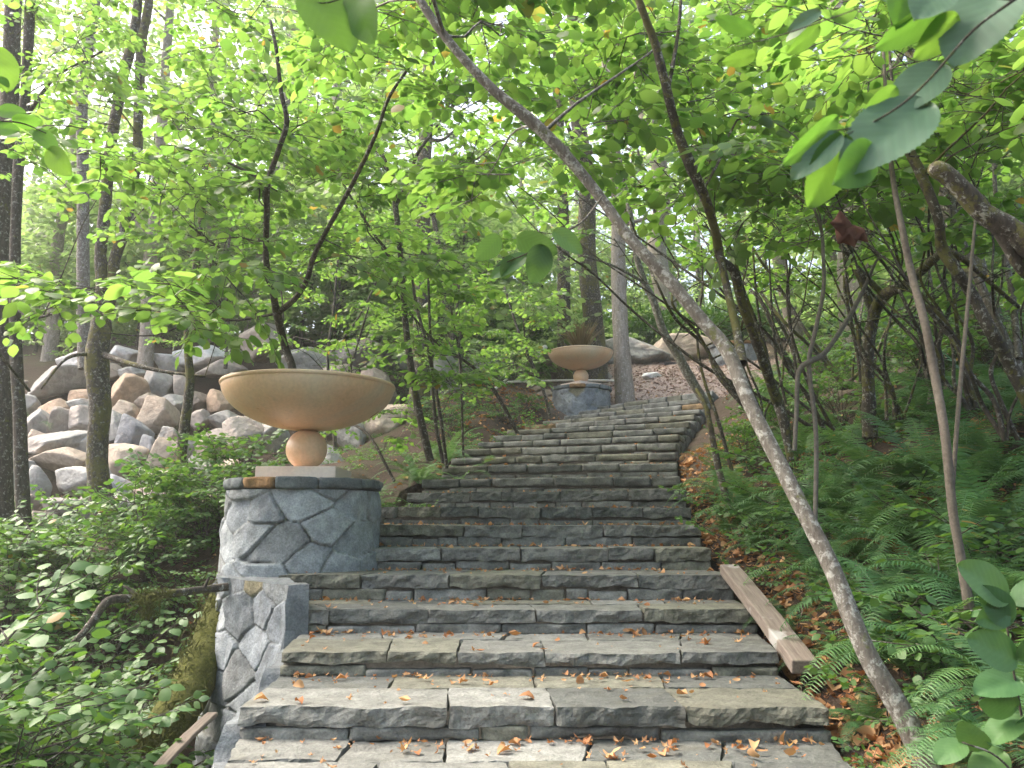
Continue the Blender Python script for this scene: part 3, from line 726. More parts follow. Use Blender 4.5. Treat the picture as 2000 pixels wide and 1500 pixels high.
TN = {}
def tree(name, label, stems, targets, bark, leafm, group=None, cat='tree', sprays=SPR, sc=(.8, 1.3), n=12, rough=.12, leafk=1.0, base=None, seed=1, maxbr=.012, dirbias=None):
    rs = np.random.default_rng(seed)
    p0 = stems[0][0][0]; base = p0 if base is None else base
    t = thing(name, label, cat, base, group)
    A = Acc(); Lf = Acc(); nodes = []; rads = []
    for i, s in enumerate(stems):
        P, R = trunk_mesh(A, s, n if i == 0 else max(6, n - 4), rough, seed=seed + i); nodes.append(P[len(P) // 6:]); rads.append(R[len(P) // 6:])
    nodes = np.concatenate(nodes); rads = np.concatenate(rads)
    for T in targets:
        d = np.linalg.norm(nodes - T, axis=1) + np.clip(nodes[:, 2] - T[2], 0, None) * 1.2
        j = int(np.argmin(d + rs.random(len(d)) * .35)); Nd = nodes[j]; ln = np.linalg.norm(T - Nd)
        mid = Nd + (T - Nd) * .5 + np.array([0, 0, .12 * ln]) + rs.normal(0, .06, 3) * ln
        r0_ = min(maxbr, rads[j] * .55) * min(1, .5 + ln * .35)
        B = cr([Nd, Nd * .6 + mid * .4 + rs.normal(0, .02, 3), mid, mid * .4 + T * .6 + rs.normal(0, .03, 3), T], 9)
        v, q, tt = tube(B, np.linspace(r0_, .0035, 9), 5); A.add(v, q, tt)
        if ln > .5: nodes = np.concatenate([nodes, B[3:8]]); rads = np.concatenate([rads, np.linspace(r0_, .0035, 9)[3:8]])
        D = unit(T - Nd); D = unit(D * np.array([1, 1, .35]) + rs.normal(0, .35, 3) * np.array([1, 1, .3]))
        place_spray(A, Lf, sprays[rs.integers(len(sprays))], T - D * .2, D, rs.uniform(*sc), leafk=leafk, rs=rs)
        if ln > .45:
            k = rs.integers(3, 7); D2 = unit(D + rs.normal(0, .7, 3) * np.array([1, 1, .3])); place_spray(A, Lf, sprays[rs.integers(len(sprays))], B[k], D2, rs.uniform(*sc) * .85, leafk=leafk, rs=rs)
    A.build('trunk', bark, t)
    if Lf.n: Lf.build('crown', leafm, t)
    return t
def cloud(px0, px1, py0, py1, Y0, Y1, n, seed):
    r = np.random.default_rng(seed); o = []
    for _ in range(n): o.append(at(r.uniform(px0, px1), r.uniform(py0, py1), r.uniform(Y0, Y1)))
    return o

# ------------------------------------------------------------------ boulders
bm = bmesh.new(); bmesh.ops.create_icosphere(bm, subdivisions=5, radius=1)
ICO = np.array([v.co[:] for v in bm.verts]); ICF = np.array([[v.index for v in f.verts] for f in bm.faces]); bm.free()
def rock_mesh(seed, pw=17, flat=1.0):
    r = np.random.default_rng(seed); n = 13; nn = r.normal(0, 1, (n, 3)); nn[:, 2] *= flat; nn /= np.linalg.norm(nn, axis=1, keepdims=True); d = r.uniform(.62, .95, n)
    dt = ICO @ nn.T; q = np.clip(dt / d, 0, None) ** pw; R = (q.sum(1) + .35 ** pw) ** (-1 / pw); R = np.clip(R, .3, 1.25)
    R = R * (1 + .06 * fbm(ICO * 1.8 + seed, 3, seed) + .025 * fbm(ICO * 7 + seed, 3, seed + 1))
    V = ICO * R[:, None]; V /= np.abs(V).max(0)
    a = Acc(); a.add(V, t=ICF); return a.mesh('boulder', M_BOULDER)
ROCKS = [rock_mesh(50 + i) for i in range(18)]
RC = {'grey': (.32, .315, .30), 'blue-grey': (.25, .26, .28), 'white': (.72, .71, .70), 'tan': (.42, .35, .28), 'pinkish': (.42, .365, .325), 'orange': (.48, .35, .25), 'brown': (.30, .25, .21), 'dark': (.21, .195, .18)}
BL = []
def boulder(px, py, wpx, hpx, colr, Y=None, rot=0, ry=0, extra=''):
    if Y is None: Y = 12 + (1055 - py) / 360 * 7.6
    P = at(px, py, Y); sx = wpx / F * Y * .60; sz = hpx / F * Y * .66; sy = max(sx, sz) * random.uniform(.75, 1.0)
    o = bpy.data.objects.new('boulder', random.choice(ROCKS)); C.objects.link(o)
    P[1] += sy * .10; o.location = P; o.scale = (sx, sy, sz); o.rotation_euler = (random.uniform(-.1, .1), ry, rot + random.uniform(-.25, .25))
    c = np.array(RC[colr]) * random.uniform(.9, 1.12); o.color = (*c, 1)
    BL.append((px, py, o, colr, wpx, hpx, extra)); return o
def cb(cx, cy, w_, h_, colr, ry=0): boulder(cx * .3067, 620 + cy * .3067, w_ * .3067, h_ * .3067, colr, ry=ry)
for a_ in [(350, 430, 420, 150, 'grey', -.25), (60, 440, 200, 110, 'brown', 0), (600, 275, 370, 120, 'white', -.1), (780, 240, 200, 100, 'white', 0), (1080, 275, 210, 110, 'white', 0), (1340, 250, 390, 150, 'white', 0), (1420, 340, 300, 110, 'pinkish', 0),
           (350, 600, 210, 170, 'orange', 0), (530, 505, 160, 120, 'orange', 0), (540, 560, 210, 100, 'grey', 0), (250, 690, 175, 200, 'grey', 0), (370, 700, 140, 200, 'pinkish', 0), (520, 680, 190, 180, 'pinkish', .3), (230, 790, 160, 120, 'brown', 0),
           (340, 830, 360, 160, 'grey', -.35), (400, 905, 340, 150, 'tan', 0), (560, 800, 160, 150, 'grey', 0), (790, 490, 260, 200, 'orange', 0), (800, 605, 200, 110, 'tan', .2), (740, 700, 150, 170, 'grey', 0), (850, 750, 230, 240, 'blue-grey', .5),
           (1000, 640, 250, 200, 'tan', 0), (1000, 430, 210, 180, 'grey', 0), (1150, 440, 140, 130, 'pinkish', 0), (1070, 770, 140, 110, 'grey', 0), (940, 865, 140, 170, 'blue-grey', 0), (790, 920, 260, 270, 'tan', .2), (1050, 890, 220, 200, 'tan', -.2), (1380, 790, 260, 170, 'pinkish', 0),
           (1290, 640, 130, 130, 'pinkish', 0), (1430, 650, 200, 120, 'grey', .1), (1280, 980, 200, 160, 'grey', 0), (1470, 965, 200, 130, 'tan', 0), (240, 1090, 170, 220, 'grey', .1), (480, 1060, 280, 170, 'grey', 0), (420, 1215, 310, 170, 'dark', 0), (260, 1330, 190, 140, 'brown', 0),
           (750, 1110, 200, 170, 'blue-grey', 0), (1000, 1030, 260, 110, 'pinkish', -.2), (760, 1200, 150, 140, 'grey', 0), (600, 1170, 140, 150, 'dark', 0), (60, 690, 160, 160, 'brown', 0), (50, 810, 160, 140, 'grey', 0), (60, 920, 170, 130, 'pinkish', 0), (50, 1030, 170, 150, 'grey', 0), (30, 560, 160, 150, 'pinkish', 0),
           (110, 1330, 170, 140, 'dark', 0), (700, 330, 150, 110, 'tan', 0), (860, 350, 170, 90, 'grey', 0), (1150, 1110, 200, 140, 'pinkish', 0), (1330, 1160, 190, 110, 'tan', 0), (1180, 840, 140, 160, 'grey', 0), (1300, 880, 150, 120, 'brown', 0), (1440, 1090, 170, 110, 'pinkish', 0), (1230, 1080, 130, 130, 'dark', 0),
           (940, 540, 160, 120, 'brown', 0), (1120, 560, 160, 110, 'grey', 0), (1250, 540, 150, 110, 'brown', 0), (1390, 540, 170, 130, 'orange', 0), (1500, 440, 140, 130, 'pinkish', 0), (640, 620, 130, 130, 'brown', 0), (180, 560, 130, 100, 'grey', 0), (640, 1000, 120, 130, 'grey', 0), (160, 950, 120, 120, 'grey', 0), (150, 1190, 160, 130, 'brown', 0), (900, 1130, 120, 110, 'brown', 0), (960, 1150, 150, 100, 'pinkish', 0)]:
    cb(*a_)
# the pile runs on to the left of the frame edge a little
for px in (-60, -150): 
    for py in (700, 770, 850, 930, 1010): boulder(px + random.uniform(-20, 20), py, 110, 85, random.choice(['grey', 'tan', 'brown']))
# behind the near bowl and on towards the far pedestal
for a_ in [(530, 662, 95, 60, 'pinkish', 20), (600, 700, 90, 50, 'grey', 19.5), (700, 690, 120, 50, 'dark', 19.5), (670, 735, 80, 50, 'brown', 19), (735, 760, 70, 60, 'brown', 18.5), (745, 838, 110, 95, 'tan', 16), (690, 845, 60, 70, 'grey', 15.8), (660, 815, 60, 60, 'dark', 16.4), (790, 690, 60, 45, 'grey', 20),
           (500, 800, 70, 60, 'tan', 16.5), (470, 855, 60, 55, 'pinkish', 15), (530, 850, 60, 50, 'grey', 15.4), (560, 780, 70, 50, 'brown', 17.5), (640, 900, 60, 45, 'grey', 14.2),
           (872, 752, 80, 90, 'grey', 18.6), (880, 722, 70, 36, 'pinkish', 19.6), (955, 722, 85, 56, 'grey', 20.6), (1052, 728, 130, 44, 'brown', 20.5), (1110, 726, 70, 48, 'brown', 20.2), (1165, 740, 60, 40, 'dark', 20.2), (1065, 775, 44, 24, 'brown', 18.4), (1082, 790, 34, 20, 'tan', 17.9), (1050, 762, 30, 16, 'brown', 18.8),
           (1245, 700, 150, 52, 'grey', 22), (1322, 698, 120, 46, 'tan', 22.4), (1192, 704, 60, 40, 'grey', 22), (1275, 735, 40, 18, 'white', 19.4), (1520, 692, 70, 24, 'pinkish', 22.5), (1590, 693, 60, 22, 'grey', 22.5), (1900, 650, 80, 40, 'brown', 14), (1680, 620, 60, 50, 'grey', 18)]:
    boulder(a_[0], a_[1], a_[2] * 1.08, a_[3] * 1.2, a_[4], a_[5] * (.95 if a_[0] < 850 else .985))
# unique labels: courses of the pile, counted from the left
pile = [b for b in BL if b[0] < 480]; rest = [b for b in BL if b[0] >= 480]
bands = [(0, 712, 'top course of pile'), (712, 770, 'second pile course down'), (770, 815, 'third pile course down'), (815, 860, 'fourth pile course down'), (860, 915, 'fifth pile course down'), (915, 970, 'sixth pile course down'), (970, 2000, 'bottom pile course')]
for lo, hi, nm in bands:
    bs = sorted([b for b in pile if lo <= b[1] < hi], key=lambda b: b[0])
    for i, b in enumerate(bs):
        shape = 'flat' if b[4] > 2 * b[5] else ('tall' if b[5] > 1.15 * b[4] else 'angular')
        tag(b[2], f'{shape} {b[3]} boulder, {ORD[i]} from left, {nm}', 'boulder', 'boulders of the rock pile')
for i, b in enumerate(sorted(rest, key=lambda b: b[0])):
    where = 'behind the near bowl' if b[0] < 800 else ('between the saplings and the far pedestal' if b[0] < 1180 else 'along the foot of the laurel hedge')
    sub = [x for x in sorted(rest, key=lambda q: q[0]) if (x[0] < 800) == (b[0] < 800) and (x[0] < 1180) == (b[0] < 1180)]
    tag(b[2], f'{b[3]} boulder {where}, {ORD[[id(x[2]) for x in sub].index(id(b[2]))]} from left', 'boulder', 'boulders beside the stair top')

# ------------------------------------------------------------------ third pillar and the upper flight
p3 = at(1440, 700, 20.0)
pedestal('stone_pedestal', p3[0], p3[1], float(at(1440, 662, 19.2)[2]), G(p3[0], p3[1]) - .3, .72, 'low pale fieldstone pillar half hidden by stems, right of the tan boulder', .035, 8)
up = thing('stone_staircase', 'upper flight of weathered stone steps glimpsed behind the stems, right of the pale pillar', 'staircase', at(1560, 715, 18))
for i in range(7):
    y_ = 722 - i * 5.5; Yd = 17.2 + i * .42; L0 = at(1490 + i * 3, y_ + 3, Yd + .3); R0 = at(1650 - i * 5, y_ - 3, Yd); R0[2] = L0[2] = (L0[2] + R0[2]) / 2
    a = Acc(); k = 4
    for j in range(k):
        A0 = L0 + (R0 - L0) * j / k; A1 = L0 + (R0 - L0) * (j + 1) / k; w_ = np.linalg.norm(A1 - A0)
        def mp(p, A0=A0, A1=A1, w_=w_):
            f = (p[:, :1] / w_) * .98 + .01; q = A0 * (1 - f) + A1 * f; q[:, 1] += p[:, 1]; q[:, 2] += p[:, 2]; return q
        v, q = block(w_, .7, .11, mp, .05, .01, .014, 900 + i * 7 + j); a.add(v, q, col=stone_col())
    a.build('step', M_STONE, up)

# ------------------------------------------------------------------ timber beam, broken branch, mossy log, pipe, small things
def beam(name, A, B, w_, h_, label, cat, mat):
    A = np.array(A); B = np.array(B); d = B - A; L = np.linalg.norm(d)
    t_ = bpy.data.objects.new(name, None)
    P, q = lattice(24, 3, 3); P = (P - .5) * np.array([L, w_, h_]); P[:, 1:] *= 1; P += .004 * np.stack([fbm(P * 6, 2, 3), fbm(P * 6, 2, 4), fbm(P * 9, 2, 5)], -1)
    P[:, 2] += .012 * np.cos(P[:, 0] / L * 3)
    a = Acc(); a.add(P, q); o = a.build(name, mat, smooth=False)
    X = d / L; Yv = unit(np.cross([0, 0, 1], X)); Zv = np.cross(X, Yv); import mathutils
    M = mathutils.Matrix([(X[0], Yv[0], Zv[0], (A + B)[0] / 2), (X[1], Yv[1], Zv[1], (A + B)[1] / 2), (X[2], Yv[2], Zv[2], (A + B)[2] / 2), (0, 0, 0, 1)])
    o.matrix_world = M; md = o.modifiers.new('b', 'BEVEL'); md.width = .008; md.segments = 2
    bpy.data.objects.remove(t_)
    return tag(o, label, cat)
bA = at(1424, 1112, 6.0); bB = at(1572, 1304, 4.35)
beam('timber_beam', bA, bB, .135, .075, 'weathered brown timber beam lying on the soil along the right side of the steps', 'beam', M_WOOD)
beam('plank', at(310, 1500, 4.6), at(415, 1395, 5.4), .07, .03, 'grey weathered plank lying in the gully at the foot of the wall', 'plank', M_WOOD)
br = thing('dead_branch', 'dead broken branch with hanging moss reaching left from the wall over shrubs', 'branch', at(430, 1146, 5.9))
A = Acc(); trunk_mesh(A, pxpoly([(445, 1146, 5.9, 15), (395, 1152, 5.8, 14), (330, 1160, 5.6, 15), (265, 1168, 5.5, 15), (212, 1174, 5.4, 17), (183, 1210, 5.3, 14), (158, 1240, 5.2, 12), (122, 1272, 5.1, 3)]), 10, .25)
trunk_mesh(A, pxpoly([(268, 1166, 5.5, 10), (248, 1148, 5.5, 6), (240, 1145, 5.5, 3)]), 6, .2); trunk_mesh(A, pxpoly([(398, 1150, 5.8, 8), (408, 1128, 5.8, 4)]), 6, .2)
A.build('limb', M_BARKD, br)
def moss_tuft(acc, P, r, n, hang, seed=1):
    rs = np.random.default_rng(seed); p = P + rs.normal(0, 1, (n, 3)) * r * np.array([1, 1, .6]); d = rs.normal(0, .5, (n, 3)) + np.array([0, 0, -hang])
    V = np.array([(0, -.05, 0), (0, .05, 0), (.5, .035, 0), (.5, -.035, 0), (1, 0, 0)]); leaves(acc, p, d, rs.normal(0, 1, (n, 3)), r * rs.uniform(.5, 1.6, n), 0, V, np.array([(0, 3, 2, 1)]), np.array([(3, 4, 2)]), rs=rs)
A = Acc(); moss_tuft(A, at(285, 1165, 5.5), .055, 500, .5); moss_tuft(A, at(290, 1195, 5.5), .03, 300, 2.5, 2); moss_tuft(A, at(320, 1158, 5.55), .03, 200, .5, 3); A.build('moss', M_MOSS, br)
lg = thing('mossy_log', 'thick moss covered log leaning against the wall in the dark gully', 'log', at(330, 1450, 5.6))
A = Acc(); trunk_mesh(A, [(at(440, 1150, 6.6), .10), (at(415, 1240, 6.2), .13), (at(380, 1330, 5.9), .14), (at(330, 1420, 5.6), .15), (at(290, 1500, 5.4), .15)], 18, .25); A.build('trunk', M_MOSS, lg)
A = Acc(); [moss_tuft(A, at(440 - 150 * f, 1150 + 350 * f, 6.45 - 1.2 * f) + np.array([0, 0, .05]), .07, 300, .6, 20 + int(f * 9)) for f in np.linspace(0, 1, 9)]; A.build('moss', M_MOSS, lg)
A = Acc(); v, q, t = tube(cr([at(938, 782, 17.5), at(962, 765, 17.9), at(985, 748, 18.3), at(1040, 745, 18.5), at(1100, 743, 18.6), at(1160, 743, 18.6), at(1215, 744, 18.7)], 40), np.full(40, .028), 8); A.add(v, q, t)
v, q, t = tube(cr([at(962, 763, 17.9), at(975, 752, 18.2), at(990, 740, 18.6)], 8), np.full(8, .024), 8); A.add(v, q, t)
tag(A.build('pipe', M_WHITE), 'white bent pipe lying on the bank behind the far pedestal', 'pipe')
A = Acc(); v, q, t = tube([at(1048, 697, 18.6), at(1052, 691, 18.6), at(1064, 679, 18.6), at(1067, 676, 18.6)], [.05, .065, .065, .05], 12); A.add(v, q, t)
tag(A.build('spotlight', M_WHITE), 'small white tilted cylinder lamp just left of the far bowl', 'lamp')
A = Acc(); P, q = lattice(6, 3, 3); s_ = at(1315, 716, 20.6); A.add((P - .5) * np.array([.45, .1, .22]) + s_ + .01 * np.stack([fbm(P * 5, 2, 1)] * 3, -1), q, col=(.09, .09, .10)); tag(A.build('stone_slab', M_STONE, smooth=False), 'small dark slab leaning at the foot of the tan boulder', 'slab')

# spiky plant in the far bowl
sb = np.array([P2C[0], P2C[1], zc2 + zs2]); A = Acc(); rs = np.random.default_rng(4); n = 170
k = 7; tt = np.linspace(0, 1, k)
for i in range(n):
    an = rs.uniform(0, 2 * pi); lean = rs.uniform(.05, .75); L = rs.uniform(.55, .95); d = np.array([cos(an), sin(an), 0])
    c = sb + d * rs.uniform(0, .12) + np.outer(tt * L * lean * (.6 + .4 * tt), d) + np.outer(L * (tt - .35 * lean * tt ** 2), [0, 0, 1]); sdv = np.array([-sin(an), cos(an), 0])
    wv = .026 * (1 - tt) ** .6; v = np.concatenate([c - sdv * wv[:, None], c + sdv * wv[:, None]]); q = [(j, j + 1, j + 1 + k, j + k) for j in range(k - 1)]
    A.add(v, q, col=(rs.random(), rs.random() * .9, .3))
tag(A.build('spiky_plant', M_SPIKE), 'bronze spiky leaved plant growing in the far marble bowl', 'plant')

# ------------------------------------------------------------------ near trees and saplings
def T(name, label, stems, targets, bark=M_BARKD, leafm=M_LEAF, **k): return tree(name, label, [pxpoly(s) for s in stems], targets, bark, leafm, **k)
seedc = [0]
def cl(*a_): seedc[0] += 1; return cloud(*a_, seedc[0] + 400)
T('hazel_tree', 'pale barked hazel stem leaning diagonally left across and above the steps',
  [[(1818, 1510, 3.2, 47), (1760, 1390, 3.25, 42), (1690, 1270, 3.3, 37), (1625, 1110, 3.4, 33), (1570, 1000, 3.5, 31), (1515, 890, 3.6, 30), (1465, 790, 3.7, 28), (1420, 685, 3.8, 28), (1375, 630, 3.85, 26), (1305, 545, 3.9, 26), (1230, 465, 3.95, 23), (1170, 382, 4.0, 22), (1100, 298, 4.0, 24), (1035, 234, 4.0, 26), (960, 172, 4.0, 21), (880, 85, 4.0, 19), (820, 0, 4.0, 18), (770, -90, 4.0, 16), (700, -220, 4.0, 10)]],
  cl(820, 1500, -120, 400, 4.5, 6.0, 40) + cl(780, 1250, -80, 240, 5.2, 7, 24) + cl(600, 1000, -200, 100, 4.3, 5.4, 16) + [np.array([x_, y_, 2.75 + .25 * abs(sin(x_ * 3 + y_)) + .25 * max(0, y_ - 1)]) for x_ in np.arange(-2.6, 3.0, .62) for y_ in np.arange(-1.6, 3.3, .62)], M_BARKG, n=18, rough=.10, seed=1)  # last target grid: unseen canopy over the viewpoint, added to shade the near steps
T('hazel_tree', 'slim mossy hazel stem crossing the leaning pale stem, bending up and left',
  [[(1545, 900, 6.2, 14), (1530, 820, 6.2, 20), (1517, 780, 6.2, 22), (1485, 690, 5.8, 18), (1452, 600, 5.5, 18), (1433, 530, 5.3, 18), (1408, 507, 5.1, 18), (1398, 455, 4.9, 18), (1377, 385, 4.7, 19), (1352, 332, 4.6, 24), (1323, 255, 4.5, 20), (1304, 182, 4.4, 19), (1280, 87, 4.3, 17), (1248, 0, 4.2, 16), (1225, -90, 4.2, 13)],
   [(1517, 780, 6.2, 12), (1478, 640, 6.4, 11), (1448, 560, 6.4, 11), (1430, 490, 6.4, 9)],
   [(1450, 710, 4.6, 20), (1440, 650, 4.8, 17), (1415, 540, 5.0, 15), (1404, 480, 5.0, 13)], [(1304, 182, 4.4, 9), (1325, 60, 4.5, 8), (1332, -40, 4.5, 6)]],
  cl(1180, 1600, -60, 420, 5.2, 7, 40), M_BARKM, seed=2, n=14, rough=.2)
T('hazel_tree', 'thin grey stem rising from the steps edge, right of the gravel',
  [[(1380, 790, 10, 16), (1350, 741, 10, 19), (1322, 690, 10, 18), (1297, 650, 10, 16), (1276, 587, 10, 15), (1259, 552, 10, 14), (1245, 507, 10, 13), (1240, 470, 10, 12), (1228, 400, 10, 11), (1212, 320, 10, 9), (1200, 230, 10, 7), (1190, 120, 10, 5)],
   [(1259, 552, 10, 7), (1200, 520, 9.5, 5), (1140, 500, 9.2, 4)]], cl(1050, 1400, 60, 480, 8, 11, 30), M_BARKG, seed=3)
T('hazel_tree', 'dark mossy forked tree behind the ferns, one limb sweeping up right',
  [[(1699, 855, 7.5, 30), (1697, 780, 7.5, 26), (1695, 692, 7.5, 25), (1706, 618, 7.5, 24), (1727, 577, 7.3, 24), (1762, 560, 7.0, 22), (1790, 538, 6.6, 20), (1825, 505, 6.0, 18), (1850, 487, 5.5, 16)],
   [(1706, 618, 7.5, 16), (1685, 552, 7.5, 14), (1660, 507, 7.6, 12), (1640, 430, 7.8, 10), (1615, 340, 8, 8), (1600, 240, 8, 6)],
   [(1727, 577, 7.3, 13), (1683, 533, 7.3, 12), (1650, 490, 7.3, 10), (1600, 420, 7.4, 8), (1540, 370, 7.5, 6)]],
  cl(1450, 1900, 80, 520, 6.5, 9, 34), M_BARKM, seed=4, n=14, rough=.25)
T('hazel_tree', 'dark stem with a snapped pale top leaning up left at the right edge',
  [[(2040, 850, 4.8, 26), (1967, 700, 4.7, 26), (1933, 643, 4.6, 24), (1900, 577, 4.6, 22), (1867, 527, 4.5, 22), (1840, 483, 4.5, 24), (1833, 427, 4.4, 20), (1800, 343, 4.4, 20), (1773, 293, 4.4, 20), (1742, 283, 4.4, 15)],
   [(1840, 483, 4.5, 14), (1880, 505, 4.6, 12), (1920, 540, 4.8, 9), (1990, 600, 5, 7)], [(1773, 293, 4.4, 9), (1745, 180, 4.6, 7), (1735, 60, 4.8, 5)]],
  cl(1650, 2060, -40, 330, 3.6, 6, 30), M_BARKM, seed=5, n=14, rough=.28)
T('sapling', 'smooth brown straight sapling rising out of the ferns near the right edge',
  [[(1915, 1310, 3.9, 22), (1893, 1185, 3.9, 19), (1872, 1062, 3.9, 17), (1860, 990, 3.9, 17), (1846, 850, 3.9, 17), (1825, 727, 4, 17), (1807, 633, 4, 16), (1780, 533, 4.1, 15), (1763, 450, 4.1, 13), (1747, 367, 4.2, 11), (1738, 290, 4.2, 9), (1728, 150, 4.3, 7), (1722, 0, 4.4, 6)],
   [(1860, 960, 3.9, 9), (1875, 760, 4, 9), (1890, 600, 4.1, 8), (1905, 430, 4.2, 6)]], cl(1600, 1950, -60, 200, 4, 6, 14), simple_mat('sapling_bark', (.085, .07, .055), (.16, .135, .11), 45), seed=6, rough=.03)
T('sapling', 'thin grey sapling with side branches standing between leaning stem and mossy fork',
  [[(1592, 1040, 5.2, 9), (1594, 850, 5.2, 9), (1580, 717, 5.2, 9), (1590, 657, 5.2, 9), (1608, 570, 5.2, 8), (1608, 500, 5.2, 7), (1602, 440, 5.3, 6), (1570, 360, 5.4, 5)],
   [(1552, 880, 5.2, 9), (1556, 800, 5.2, 9), (1560, 727, 5.2, 10), (1582, 706, 5.2, 12), (1610, 690, 5.3, 11), (1650, 633, 5.5, 9), (1685, 570, 5.7, 8), (1712, 510, 5.9, 5), (1730, 500, 5.9, 3)]],
  cl(1480, 1700, 250, 480, 4.6, 6.5, 10), simple_mat('grey_twig_bark', (.10, .085, .07), (.18, .16, .14), 40), seed=7, rough=.06)
T('broken_limb', 'thick broken off mossy dark limb jutting in from the right edge', [[(2060, 520, 3.3, 62), (2000, 470, 3.3, 56), (1960, 440, 3.3, 50), (1920, 415, 3.3, 42), (1880, 372, 3.3, 38), (1850, 343, 3.3, 38), (1828, 330, 3.3, 34), (1820, 325, 3.3, 26)], [(1950, 440, 3.3, 26), (1990, 520, 3.35, 20), (2040, 560, 3.4, 18)]], [], M_BARKM, cat='branch', n=18, rough=.35, seed=8)
# left side
T('tree', 'dark trunk at the very left edge of the wood, furthest left', [[(5, 1120, 9.5, 48), (2, 900, 9.5, 40), (8, 700, 9.5, 36), (0, 490, 9.5, 36), (8, 315, 9.5, 36), (18, 210, 9.5, 36), (22, 105, 9.5, 34), (26, 0, 9.5, 32), (30, -150, 9.5, 26)]], cl(-80, 220, -120, 250, 7, 10, 14), M_BARKD, M_LEAF, seed=9, n=16, rough=.2)
T('tree', 'slim lichened dark trunk second from the left edge', [[(55, 1110, 9, 34), (45, 990, 9, 26), (38, 815, 9, 24), (31, 675, 9, 22), (29, 535, 9, 20), (34, 350, 9, 20), (46, 230, 9, 20), (52, 140, 9, 20), (58, 18, 9, 20), (62, -120, 9, 16)],
   [(31, 600, 9, 8), (60, 620, 8.8, 7), (100, 615, 8.6, 4)], [(52, 225, 9, 9), (110, 150, 8.8, 6), (200, 100, 8.6, 4)]], cl(-50, 320, -80, 380, 6.5, 9, 13), M_BARKD, M_LEAF, seed=10, n=14, rough=.22)
T('tree', 'pale grey upright trunk behind the twin mossy trunks at left', [[(168, 720, 15, 30), (163, 600, 15, 26), (162, 500, 15, 24), (162, 350, 15, 23), (161, 175, 15, 22), (185, 17, 15, 20), (195, -150, 15, 16)]], cl(60, 330, -150, 200, 12, 16, 12), M_BARKG, M_LEAFB, seed=11)
T('tree', 'large twin stemmed mossy trunk standing before the rock pile', [[(222, 1030, 11.5, 62), (206, 1000, 11.5, 46), (189, 902, 11.5, 38), (196, 797, 11.5, 40), (189, 710, 11.5, 44), (197, 640, 11.5, 40), (200, 560, 11.5, 24), (196, 507, 11.5, 23), (200, 455, 11.5, 23), (210, 350, 11.5, 22), (217, 280, 11.5, 22), (227, 217, 11.5, 22), (241, 147, 11.5, 22), (262, 60, 11.5, 20), (280, -100, 11.5, 16)],
   [(197, 640, 11.5, 26), (217, 577, 11.5, 22), (224, 507, 11.5, 22), (241, 455, 11.5, 21), (256, 390, 11.5, 20), (268, 300, 11.5, 20), (271, 210, 11.5, 20), (276, 88, 11.5, 20), (290, 10, 11.5, 18), (300, -120, 11.5, 12)],
   [(196, 690, 11.5, 12), (260, 712, 11, 10), (330, 727, 10.8, 7), (400, 735, 10.6, 4)], [(189, 690, 11.5, 10), (130, 700, 11.2, 6), (80, 760, 11, 3)]],
  cl(40, 560, -150, 200, 8.5, 12, 20) + cl(300, 520, 200, 500, 8.5, 12, 10), M_BARKM, M_LEAF, seed=12, n=18, rough=.22)
T('tree', 'slender crooked mossy trunk between the twin trunk and the near bowl', [[(352, 965, 10.5, 22), (354, 900, 10.5, 18), (360, 832, 10.5, 20), (371, 745, 10.5, 17), (366, 657, 10.5, 15), (378, 560, 10.5, 13), (386, 480, 10.5, 12), (396, 400, 10.5, 10), (404, 300, 10.5, 8)],
   [(366, 657, 10.5, 8), (400, 628, 10.3, 7), (440, 622, 10, 4)]], cl(240, 520, 330, 640, 7.5, 10.5, 18), M_BARKM, M_LEAF, seed=13, rough=.25)
T('hazel_tree', 'young forked hazel rising directly behind the near bowl',
  [[(590, 960, 8, 18), (578, 800, 8, 18), (572, 724, 8, 16), (556, 675, 8, 15), (541, 612, 7.6, 17), (532, 570, 7.3, 13), (525, 545, 7.1, 13), (519, 500, 6.8, 12), (521, 420, 6.4, 12), (523, 357, 6.1, 12), (545, 290, 5.9, 11), (560, 238, 5.8, 11), (549, 180, 5.7, 9), (540, 100, 5.6, 8), (528, 40, 5.6, 6)],
   [(541, 612, 7.6, 13), (577, 582, 7.3, 12), (600, 545, 7.0, 11), (609, 510, 6.8, 11), (630, 465, 6.5, 10), (665, 402, 6.2, 10), (700, 336, 5.9, 9), (735, 260, 5.7, 8), (760, 190, 5.6, 7), (800, 130, 5.5, 6)],
   [(525, 545, 7.1, 7), (450, 500, 6.9, 6), (370, 440, 6.6, 4)], [(523, 357, 6.1, 7), (450, 320, 6, 6), (360, 290, 5.9, 4)], [(541, 612, 7.6, 6), (470, 625, 7.6, 4), (380, 628, 7.2, 4), (300, 655, 7, 3), (200, 650, 6.8, 2)]],
  cl(300, 520, 160, 560, 5.6, 7.8, 24) + cl(60, 200, 180, 330, 5, 7.5, 6) + cl(400, 820, 0, 560, 6.3, 9, 54) + cl(80, 420, 520, 640, 5.2, 6.6, 16), M_BARKD, M_LEAF, seed=14, rough=.1)
